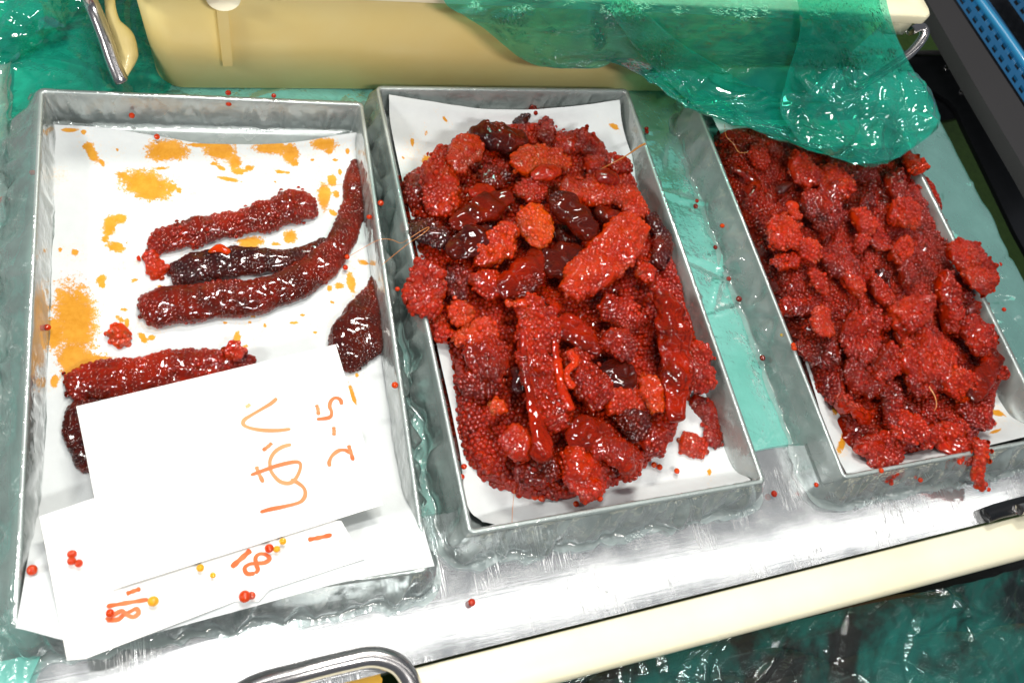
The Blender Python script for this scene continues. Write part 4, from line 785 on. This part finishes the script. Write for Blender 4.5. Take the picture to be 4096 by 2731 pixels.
# ---------------------------------------------------------------- price cards
def card(corners, zs, label, name='price_card', th=.0005, n=30):
    """corners in photograph pixels, clockwise from top left, heights at the same corners"""
    c = P([q[0] for q in corners], [q[1] for q in corners], np.array(zs)); k = len(c)
    cen = c.mean(0); root = empty(name, (cen[0], cen[1], c[:, 2].min()), label, 'price card', 'handwritten white price cards')
    V = np.concatenate([c, c - [0, 0, th]]) - np.array(root.location)
    F_ = [tuple(range(k))[::-1], tuple(range(k, 2 * k))] + [(i, (i + 1) % k, k + (i + 1) % k, k + i) for i in range(k)]
    me = bpy.data.meshes.new('card_sheet'); me.from_pydata(V.tolist(), [], F_); link('card_sheet', me, M['card'], root)
    A = np.c_[c[:, :2], np.ones(k)]; co = np.linalg.lstsq(A, c[:, 2], rcond=None)[0]
    return root, co
def pen(root, co, tg, strokes, w=.0013):
    """marker strokes as thin ribbons of ink on the card"""
    V = []; Fc = []; Cc = []
    for s_ in strokes:
        pts = s_[0]; c0, c1 = s_[1]; px, py = cv(tg, [p[0] for p in pts], [p[1] for p in pts]); w2 = s_[2] * w if len(s_) > 2 else w
        z = np.full(len(px), .04)
        for _ in range(4): q = P(px, py, z); z = q[:, 0] * co[0] + q[:, 1] * co[1] + co[2] + .00016
        C = spline(P(px, py, z), 12 * len(px)); C[:, 2] += np.linspace(0, .00025, len(C)); T = np.gradient(C, axis=0); T /= np.linalg.norm(T, axis=1)[:, None]; sd = np.cross(T, [0, 0, 1.])
        n = len(C); t = np.linspace(0, 1, n); ww = w2 * (1 + .12 * np.sin(t * 17)); b = len(V) and sum(len(v) for v in V)
        e = np.sqrt(np.clip(1 - np.clip(1 - t * n / 2.5, 0, 1) ** 2, .1, 1)) * np.sqrt(np.clip(1 - np.clip(1 - (1 - t) * n / 2.5, 0, 1) ** 2, .1, 1)); ww = ww * e
        L_ = C + sd * ww[:, None]; R_ = C - sd * ww[:, None]; V.append(np.stack([L_, R_], 1).reshape(-1, 3) + [0, 0, .00002 * len(V)])
        i = np.arange(n - 1); Fc.append(np.stack([2 * i, 2 * i + 1, 2 * i + 3, 2 * i + 2], -1) + b)
        mixv = np.array([c0 + (c1 - c0) * x + .08 * np.sin(x * 9) for x in t]).clip(0, 1)[:, None]
        cc = np.array([.90, .44, .20]) * (1 - mixv) + np.array([.85, .10, .006]) * mixv; Cc.append(np.repeat(cc, 2, 0))
    for v_, f_, c_ in zip(V, Fc, Cc): obj('pen_stroke', v_, f_ - f_.min(), M['ink'], root, False, c_)
r2, c2 = card([(158, 2065), (380, 1990), (1365, 2082), (1420, 2180), (1462, 2233), (1078, 2357), (1034, 2405), (942, 2403), (700, 2495), (345, 2632), (268, 2640)], [.0425, .0425, .0425, .0425, .0425, .0425, .0425, .0425, .0425, .0425, .0425],
              'lower white price card with figures 1 and 8, dotted with orange eggs')
r3, c3 = card([(1320, 1500), (1424, 1620), (1468, 1662), (1440, 1712), (1400, 1900), (1000, 1900)], [.0438] * 6, 'middle white card showing only a pointed corner at the right of the top card')
r1, c1 = card([(305, 1625), (1343, 1377), (1530, 2018), (452, 2356)], [.0452, .0440, .0452, .0464], 'top white price card with orange Japanese handwriting reading 2-5')
pen(r1, c1, 'K', [
 ([(408, 278), (360, 320), (290, 362), (200, 415), (150, 450), (145, 485), (190, 510), (280, 528), (400, 532), (515, 520)], (.55, .45)),
 ([(160, 347), (180, 340), (198, 325)], (0, -.2)), ([(368, 628), (340, 655), (295, 690)], (.6, .8)),
 ([(520, 640), (450, 660), (390, 700), (355, 760), (355, 830), (380, 880), (430, 930), (490, 945), (540, 925), (580, 860), (592, 800), (565, 778), (500, 785), (400, 810), (300, 845), (200, 882)], (.4, .8)),
 ([(245, 812), (262, 860), (300, 940)], (.45, .65)),
 ([(515, 915), (560, 935), (612, 975), (630, 1020), (615, 1068), (570, 1100), (450, 1130), (350, 1150), (275, 1172)], (.5, .9)),
 ([(915, 330), (905, 293), (870, 275), (835, 295), (820, 340), (835, 385), (828, 422), (790, 437), (718, 445)], (.8, .8)), ([(716, 330), (728, 365), (733, 412)], (.6, .6)),
 ([(852, 502), (855, 540), (853, 572)], (.7, .6)), ([(968, 645), (985, 700), (1005, 768)], (.7, .9)), ([(985, 708), (940, 686), (890, 690), (840, 730), (817, 780), (822, 815)], (.8, .6))])
pen(r2, c2, 'z6', [
 ([(1805, 728), (1870, 716), (1946, 699)], (.95, .95), 1.1), ([(1470, 788), (1440, 815), (1400, 850), (1356, 890)], (.95, .9), 1.3),
 ([(1495, 925), (1450, 927), (1434, 895), (1460, 872), (1500, 866), (1552, 862), (1580, 840), (1558, 815), (1520, 812), (1498, 834), (1503, 875), (1512, 905), (1495, 925)], (.9, .9)),
 ([(740, 1045), (785, 1028), (825, 1015)], (.95, .9)), ([(625, 1118), (700, 1105), (790, 1090), (870, 1078)], (.9, .8)),
 ([(625, 1200), (690, 1195), (725, 1168), (770, 1145), (800, 1132), (812, 1158), (780, 1180), (740, 1165), (715, 1145), (680, 1160), (640, 1180), (625, 1200)], (.85, .7))])
# ---------------------------------------------------------------- cream container at the back
BY = .538
root = empty('cream_container', (.30, .60, 0), 'large cream plastic container with a bright rim standing behind the trays', 'container')
zt = .140
xl = float(P(633, 360, .004)[0]); xr = float(P(3716, 77, .14)[0]) - .030; xlt = float(P(457, 0, .126)[0])
nx, nz = 60, 14
def wall(pts4, name, mat, par, n=24, m=10, rnd=0):
    a, b, c, d = [np.array(p, float) for p in pts4]; u = np.linspace(0, 1, n)[:, None, None]; v = np.linspace(0, 1, m)[None, :, None]
    G = (a * (1 - u) + b * u) * (1 - v) + (d * (1 - u) + c * u) * v
    return obj(name, G.reshape(-1, 3), grid_faces(n, m), mat, par)
fl_ = .008
# body: tapered shell with rounded vertical corners
def shell(x0, x1, y0, y1, z0, z1, flare, r, th, name, mat, par):
    rings = []
    for off, z in ((-.02, z0), (-.003, z0), (0, z0 + .003), (flare, z1), (flare - th, z1), (-th, z0 + .006)):
        hw = (x1 - x0) / 2 + off; hl = (y1 - y0) / 2 + off; rg = rect_ring(hw, hl, r, 10, 12)
        rings.append(np.stack([rg[:, 0] + (x0 + x1) / 2, rg[:, 1] + (y0 + y1) / 2, np.full(len(rg), z)], -1))
    V = np.array(rings); return obj(name, V.reshape(-1, 3), grid_faces(len(rings), V.shape[1], False, True)[:, ::-1], mat, par)
shell(xl, xr, BY, BY + .30, .004, zt, .012, .022, .003, 'container_wall', M['cream'], root)
rx1 = float(P(3716, 77, zt)[0]); ry = float(P(3100, 58, zt)[1]); rx0 = xlt - .022
rim = []
for off, z in ((0, zt - .004), (0, zt + .004), (-.002, zt + .006), (-.030, zt + .006), (-.031, zt + .0)):
    hw = (rx1 - rx0) / 2 + off; hl = (.34) / 2 + off; rg = rect_ring(hw, hl, .010, 10, 12)
    rim.append(np.stack([rg[:, 0] + (rx0 + rx1) / 2, rg[:, 1] + ry + .17, np.full(len(rg), z)], -1))
V = np.array(rim); obj('rim', V.reshape(-1, 3), grid_faces(5, V.shape[1], False, True)[:, ::-1], M['cream_pale'], root)
obj('lid', [[rx0 + .03, ry + .03, zt + .002], [rx1 - .03, ry + .03, zt + .002], [rx1 - .03, ry + .31, zt + .002], [rx0 + .03, ry + .31, zt + .002]], [[0, 1, 2, 3]], M['cream_pale'], root, False)
# raised rib and round boss on the front wall
def on_front(px, py):   # point on the sloping front wall
    z = np.full(np.shape(px), .05, float)
    for _ in range(12):
        w = P(px, py, z); yw = BY - .012 * (z - .007) / (zt - .007); d = P(px, py, z + .001)[..., 1] - w[..., 1]; z = z + (yw - w[..., 1]) / d * .001
    return P(px, py, z)
a, b, c, d = [on_front(*q) for q in ((862, 8), (908, 8), (928, 246), (889, 246))]
V = np.array([a, b, c, d]); Vo = V + np.array([0, -.0060, .0008]); 
o = obj('rib', np.concatenate([V, Vo]), [[4, 5, 6, 7], [0, 4, 7, 3], [1, 2, 6, 5], [3, 7, 6, 2], [0, 1, 5, 4]], M['cream'], root, False)
bc = on_front(888, -46); tube('boss', [bc + [0, .004, 0], bc + [0, -.010, 0]], .0125, M['cream_pale'], root, 6, 24)
# left bail handle
w = P([335, 372, 420, 450, 478, 488], [-40, 30, 150, 240, 310, 330], np.array([.085, .072, .058, .048, .040, .037]))
tube('handle', w, [.006] * 12 + [.0058, .0045], M['wire'], root, 60, 18)
tube('lug', P([440, 440, 455, 490, 505, 490], [-60, 20, 90, 150, 220, 300], np.array([.075, .070, .062, .054, .046, .038])), [.004, .004, .005, .009, .009, .004], M['cream'], root, 40, 12, flat=.6)
# right bail handle
w = P([3640, 3685, 3695, 3640, 3560, 3440, 3400, 3385, 3378], [125, 110, 145, 215, 270, 345, 330, 260, 200], np.array([.105, .104, .100, .090, .080, .068, .067, .075, .085]))
tube('handle', w, .0048, M['wire'], root, 70, 16)
box('lug', (rx1 - .036, ry + .006, zt - .028), (rx1 - .008, ry + .03, zt - .003), M['cream_pale'], root, .003)
# ---------------------------------------------------------------- teal bag hanging off the container
bag = empty('plastic_bag', tuple(P(2700, 200, .10)), 'crumpled translucent teal plastic bag draped over the container rim and the right tray', 'plastic bag')
def film(rows, n, m, name, mat, par, seed, amp, fr, fine=.5, ymax=None, K=40):
    Wd, G = net(rows, n, m)
    if ymax:      # never behind the front face of the container
        d = G[..., :2] - [CX, CY]; w = np.stack([d[..., 0], d[..., 1], np.full(d.shape[:2], F)], -1) @ M3.T
        zc_ = H + ymax / w[..., 1] * w[..., 2]; zz = np.maximum(G[..., 2], zc_); calm = 1 - .75 * np.clip((zc_ - G[..., 2]) / .01 + .5, 0, 1); Wd = P(G[..., 0], G[..., 1], zz)
    N = gnormals(Wd)
    gu = np.linalg.norm(np.gradient(Wd, axis=0), axis=-1); gv = np.linalg.norm(np.gradient(Wd, axis=1), axis=-1)
    u = np.cumsum(np.repeat(gu.mean(1)[:, None], m, 1), 0); v = np.cumsum(gv, 1); v = v - v[:, m // 2:m // 2 + 1]; v = v - v.min()
    d = amp * noise(np.stack([u, v], -1), fr * .6, seed) + creases(u, v, seed + 9, K, amp * .75, .0045, (.03, .12)) + creases(u, v, seed + 19, K, amp * .3, .0028, (.01, .05))
    e = np.minimum(np.minimum(np.linspace(0, 1, m), np.linspace(1, 0, m)) * 12, 1)[None] * .7 + .3
    if ymax: d = d * calm
    V = Wd + N * (d * e)[..., None]
    return obj(name, V.reshape(-1, 3), grid_faces(n, m), mat, par)
film([[(1500, -600, .118), (1900, -640, .120), (2500, -650, .122), (3000, -650, .122), (3540, -630, .118)],
      [(1730, -200, .118), (2080, -220, .120), (2500, -230, .122), (3000, -230, .122), (3530, -210, .118)],
      [(1774, 0, .106), (2100, 0, .108), (2500, 0, .112), (3000, 10, .112), (3518, 5, .110)],
      [(1851, 60, .090), (2110, 80, .094), (2480, 90, .098), (3000, 120, .102), (3580, 150, .096)],
      [(1930, 110, .080), (2130, 150, .084), (2480, 180, .088), (3010, 250, .090), (3652, 290, .084)],
      [(2020, 185, .072), (2180, 215, .076), (2460, 225, .080), (2960, 380, .080), (3748, 415, .076)],
      [(2080, 232, .068), (2220, 258, .070), (2470, 255, .074), (2930, 480, .074), (3754, 504, .070)],
      [(2150, 264, .066), (2300, 272, .068), (2560, 246, .072), (3046, 529, .068), (3620, 610, .066)],
      [(2200, 268, .066), (2381, 271, .066), (2600, 262, .072), (3300, 615, .064), (3544, 657, .062)]],
     460, 300, 'film_layer', M['teal'], bag, 101, .0050, 12, .35, .497, 150)
film([[(2380, -30, .116), (2420, -30, .119), (2480, -30, .118)], [(2470, 90, .102), (2540, 80, .106), (2590, 60, .104)], [(2560, 215, .090), (2640, 190, .095), (2720, 170, .092)],
      [(2690, 345, .082), (2770, 300, .087), (2880, 270, .084)], [(2790, 420, .076), (2920, 400, .080), (3060, 380, .078)], [(2855, 455, .072), (3100, 500, .076), (3300, 470, .074)],
      [(3046, 531, .070), (3260, 570, .073), (3480, 560, .072)], [(3289, 614, .067), (3400, 620, .070), (3560, 620, .068)], [(3461, 668, .064), (3500, 668, .066), (3548, 658, .065)]],
     220, 110, 'folded_edge', M['teal'], bag, 133, .0042, 20, .5, .492, 50)
film([[(3180, -60, .122), (3360, -60, .122), (3530, -60, .120)], [(3200, 120, .108), (3380, 120, .108), (3585, 140, .106)], [(3150, 300, .096), (3400, 300, .096), (3665, 300, .092)],
      [(3120, 440, .088), (3440, 430, .088), (3750, 425, .084)], [(3200, 560, .080), (3460, 540, .080), (3745, 515, .078)], [(3330, 630, .074), (3470, 655, .074), (3600, 630, .072)]],
     180, 170, 'film_layer', M['teal'], bag, 151, .0060, 15, .4, .489, 90)
# small crumpled teal film at the upper left
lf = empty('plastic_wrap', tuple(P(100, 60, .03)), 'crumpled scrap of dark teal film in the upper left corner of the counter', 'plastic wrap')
film([[(-120, -120, .03), (120, -120, .045), (420, -120, .03)], [(-120, 20, .03), (120, 20, .045), (300, 60, .022)], [(-120, 120, .02), (100, 120, .035), (230, 120, .016)], [(-120, 230, .008), (60, 220, .015), (150, 180, .009)], [(-120, 330, .006), (30, 260, .008), (95, 220, .006)]],
     150, 150, 'film_layer', M['teal'], lf, 171, .004, 22, .5)
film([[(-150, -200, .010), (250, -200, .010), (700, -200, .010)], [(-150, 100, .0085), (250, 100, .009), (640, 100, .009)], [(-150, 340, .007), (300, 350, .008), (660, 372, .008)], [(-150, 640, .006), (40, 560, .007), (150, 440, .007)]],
     120, 160, 'film_layer', M['teal'], lf, 191, .0015, 14, .3, None, 60)  # extra flat film sheet added to darken the dim back-left counter
o = film([[(-150, 240, .006), (0, 260, .020), (60, 240, .006)], [(-150, 700, .006), (-30, 700, .022), (40, 700, .006)], [(-150, 1300, .006), (-30, 1300, .022), (50, 1300, .007)], [(-150, 1900, .006), (-40, 1900, .020), (40, 1900, .007)], [(-150, 2500, .006), (-30, 2500, .016), (20, 2500, .006)]],
     200, 60, 'plastic_wrap', M['clear'], None, 181, .003, 24, .5)
tag(o, 'loose clear film ridge along the far left edge of the counter', 'plastic wrap')
# ---------------------------------------------------------------- front fish box
fb = empty('fish_box', (.40, .0, -.10), 'cream plastic box in front of the counter with a broad bright rim, holding fish', 'box')
def ln(p, q, z): return P(*p, z), P(*q, z)
zr = -.004
A0 = P(1672, 2664, zr); A1 = P(4200, 2036, zr); B0 = P(1672, 2880, zr); B1 = P(4200, 2207, zr)
ylo = float(min(A0[1], A1[1])); 
def y_at(p, q, x): return p[1] + (q[1] - p[1]) * (x - p[0]) / (q[0] - p[0])
x0, x1 = A0[0] - .002, A1[0] + .1
prof = [(0, -.05), (0, -.0012), (.03, 0), (.5, .0008), (.86, -.001), (.97, -.005), (1.0, -.012), (1.005, -.030), (.93, -.032)]
xs = np.linspace(x0, x1, 40); V = []
for x in xs:
    ya = yfront(x) - .0016; yb = y_at(B0, B1, x)
    V.append([[x, ya + (yb - ya) * t, zr + dz] for t, dz in prof])
obj('rim', np.array(V).reshape(-1, 3), grid_faces(40, len(prof)), M['cream_pale'], fb)
V = []
for x in xs:
    ya = y_at(A0, A1, x); yb = y_at(B0, B1, x) + .004
    V.append([[x, yb + .0, zr - .030], [x, yb + .008, -.13]])
obj('side_wall', np.array(V).reshape(-1, 3), grid_faces(40, 2), M['cream'], fb)
obj('box_floor', [[x0, -.4, -.13], [x1, -.4, -.13], [x1, .03, -.13], [x0, .03, -.13]], [[0, 1, 2, 3]], M['black'], fb, False)
# corner block under the front handle, with residue
e0 = P(900, 2660, -.006); e1 = P(1640, 2640, -.006)
box('corner_block', (float(P(800, 2731, -.02)[0]), -.10, -.05), (float(A0[0]) - .004, float(A0[1]) - .020, -.020), M['cream_pale'], fb, .006)
res = film([[(1290, 2715, -.0185), (1400, 2705, -.0185), (1520, 2700, -.0185)], [(1300, 2728, -.0185), (1420, 2722, -.0185), (1530, 2716, -.0185)], [(1320, 2760, -.0185), (1420, 2760, -.0185), (1520, 2750, -.0185)]], 12, 20, 'residue', M['yellow_residue'], fb, 3, .0004, 40)
w = P([880, 1010, 1200, 1380, 1490, 1580, 1630, 1655, 1680], [2840, 2745, 2690, 2645, 2626, 2650, 2705, 2770, 2860], np.array([.0, .004, .007, .008, .008, .008, .007, .005, .0]))
tube('handle', w, .0072, M['wire'], fb, 90, 20)
# recessed black grip at the right end of the counter
g = empty('latch', tuple(P(4020, 2040, 0)), 'black rubber grip with a metal pin at the right edge of the steel counter', 'latch')
tube('grip', P([3940, 4000, 4120], [2062, 2040, 2008], np.array([.004] * 3)), .007, M['black'], g, 20, 14, flat=.6)
tube('pin', P([4075, 4130], [2038, 2026], np.array([.011] * 2)), .005, M['wire'], g, 8, 14)
# fish under wet film
def fish(label, pts, zs, wid, seed):
    px = [p[0] for p in pts]; py = [p[1] for p in pts]; C = spline(P(px, py, np.array(zs)), 80); t = np.linspace(0, 1, 80); R = wid * np.sin(np.pi * (t * .93 + .035)) ** .55
    root = empty('fish', tuple(C.mean(0)), label, 'fish', 'dark fish under the teal film in the front box')
    T = np.gradient(C, axis=0); T /= np.linalg.norm(T, axis=1)[:, None]; s_ = np.cross(T, [0, 0, 1.]); th = np.linspace(0, 6.2832, 28, endpoint=False)
    V = C[:, None] + (s_[:, None] * np.cos(th)[None, :, None] * R[:, None, None]) + np.array([0, 0, 1.]) * (np.sin(th)[None, :] * R[:, None] * .62)[..., None]
    obj('body', V.reshape(-1, 3), grid_faces(80, 28, False, True), M['fish'], root)
    te = C[0]; d = -T[0]; s0 = s_[0]
    fan = np.array([te, te + d * .03 + s0 * .018, te + d * .022, te + d * .03 - s0 * .018]); fan2 = fan + [0, 0, .002]
    obj('tail', np.concatenate([fan, fan2]), [[0, 1, 2, 3], [4, 5, 6, 7]], M['fish'], root, False)
fish('long dark fish lying along the near side of the front box rim', [(2350, 2740), (2700, 2690), (3100, 2600), (3500, 2490), (3800, 2400)], [-.075] * 5, .026, 1)
fish('dark brown fish nearest the bottom edge of the picture', [(2700, 2900), (3100, 2820), (3500, 2690), (3900, 2560)], [-.078] * 4, .028, 2)
fish('dark fish at the lower right corner of the picture', [(3560, 2900), (3760, 2740), (3950, 2620), (4150, 2520)], [-.080] * 4, .024, 3)
def wet(nt, co, bw):
    n1 = nt.noise(16, 5, .62, co, .3); m = nt.ramp(n1, [(.44, (0,) * 3), (.50, (.35,) * 3), (.60, (1,) * 3)]); return nt.math('MULTIPLY', nt.math('ADD', nt.math('MULTIPLY', m, .95), .05), nt.math('ADD', bw, .22), True)
M['wet'] = m_film('wet_teal_film', (.62, .80, .76), (.03, .34, .29), .26, .07, ((22, .0016), (240, .0004)), 1.45, wet, 1.0)
o = film([[(1700, 2760, -.060), (2500, 2640, -.048), (3300, 2450, -.046), (3700, 2370, -.044), (4300, 2215, -.046)],
      [(1700, 2850, -.070), (2500, 2720, -.052), (3300, 2540, -.050), (3800, 2420, -.048), (4300, 2350, -.060)],
      [(1700, 2950, -.075), (2600, 2840, -.058), (3350, 2660, -.052), (3850, 2540, -.056), (4300, 2480, -.052)],
      [(1700, 3100, -.075), (2600, 3000, -.062), (3400, 2850, -.060), (3900, 2760, -.054), (4300, 2700, -.060)],
      [(1700, 3300, -.075), (2600, 3200, -.065), (3400, 3100, -.064), (3900, 3000, -.058), (4300, 2950, -.064)]],
     260, 420, 'plastic_film', M['wet'], None, 201, .0040, 12, .4, None, 80)
tag(o, 'wet teal film clinging to dark fish in the front box', 'plastic film')
# ---------------------------------------------------------------- right background: black frame, grey crate, blue basket
fr = empty('black_frame', tuple(P(3800, 300, -.12)), 'black plastic crate frame with rivets on the green floor, right of the counter', 'frame')
zf_ = -.10
def prism(name, px, z1, z0, mat, par):
    a = P([p[0] for p in px], [p[1] for p in px], z1); b = a.copy(); b[:, 2] = z0; k = len(a)
    V = np.concatenate([a, b]); org = root_loc(par)
    me = bpy.data.meshes.new(name); me.from_pydata((V - org).tolist(), [], [tuple(range(k))[::-1], tuple(range(k, 2 * k))] + [(i, (i + 1) % k, k + (i + 1) % k, k + i) for i in range(k)])
    return link(name, me, mat, par)
prism('panel', [(3380, 222), (3860, 222), (3900, 300), (4200, 880), (4200, 1180), (4060, 930), (3951, 705), (3850, 500), (3826, 440), (3790, 400), (3723, 362), (3600, 350), (3400, 340)], zf_, zf_ - .006, M['black'], fr)
prism('corner_web', [(3723, 362), (3790, 400), (3826, 440), (3838, 470), (3800, 480), (3760, 485), (3600, 480), (3600, 350)], zf_ - .008, zf_ - .014, M['black'], fr)
tube('rail', P([3400, 3640, 3870], [218, 212, 212], np.array([zf_ + .004] * 3)), .0035, M['grey_crate'], fr, 12, 10)
for (x, y) in ((3785, 274), (3846, 370), (3892, 371)):
    q = P(x, y, zf_); tube('rivet', [q, q + [0, 0, .002]], .0042, M['wire'], fr, 4, 14)
gc = empty('grey_crate', tuple(P(3900, 200, .0)), 'charcoal plastic crate edge running past the right end of the container', 'crate')
prism('rim', [(3640, -110), (3770, -90), (3812, 0), (4096, 428), (4260, 680), (4260, 960), (4096, 670), (3884, 312), (3706, 0)], .03, .012, M['grey_crate'], gc)
prism('side', [(3648, -105), (3714, 0), (3890, 308), (4102, 668), (4262, 950), (4250, 930), (4110, 655), (3900, 300), (3730, 0)], .0118, -.004, M['grey_crate'], gc)
bb = empty('blue_basket', tuple(P(4000, 100, .0)), 'blue perforated plastic basket inside the charcoal crate at the top right', 'basket')
def perforated(p00, p10, p11, p01, nu, nv, z, name, hole=.42, stag=True):
    """panel with real square holes: nu cells along, nv across"""
    a, b, c, d = [P(*q, z) for q in (p00, p10, p11, p01)]
    V = []; Fc = []
    def pt(u, v): return (a * (1 - u) + b * u) * (1 - v) + (d * (1 - u) + c * u) * v
    for i in range(nu):
        for j in range(nv):
            o_ = (.5 / nu if (stag and j % 2) else 0); u0, u1 = i / nu + o_, (i + 1) / nu + o_; v0, v1 = j / nv, (j + 1) / nv
            hu = (u1 - u0) * (1 - hole) / 2; hv = (v1 - v0) * (1 - hole) / 2; k = len(V)
            for (u, v) in ((u0, v0), (u1, v0), (u1, v1), (u0, v1), (u0 + hu, v0 + hv), (u1 - hu, v0 + hv), (u1 - hu, v1 - hv), (u0 + hu, v1 - hv)): V.append(pt(u, v))
            for q in range(4, 8): V.append(V[k + q] - np.array([0, 0, .003]))
            for q in range(4): r = (q + 1) % 4; Fc.append([k + q, k + r, k + 4 + r, k + 4 + q]); Fc.append([k + 4 + q, k + 4 + r, k + 8 + r, k + 8 + q])
    return obj(name, V, Fc, M['blue'], bb, False)
perforated((3775, -75), (4230, 610), (4300, 500), (3850, -150), 17, 3, .018, 'perforated_wall', .5)
perforated((3990, -60), (4240, 290), (4420, 150), (4160, -200), 10, 5, .004, 'perforated_wall', .5)
tube('ridge', P([3860, 3915, 4010, 4096, 4260], [-85, 0, 128, 250, 480], np.array([.020] * 5)), .0058, M['blue_highlight'], bb, 30, 16)
prism('inner_floor', [(3700, -120), (4300, 700), (4500, 500), (4200, -300)], -.03, -.04, M['black'], bb)
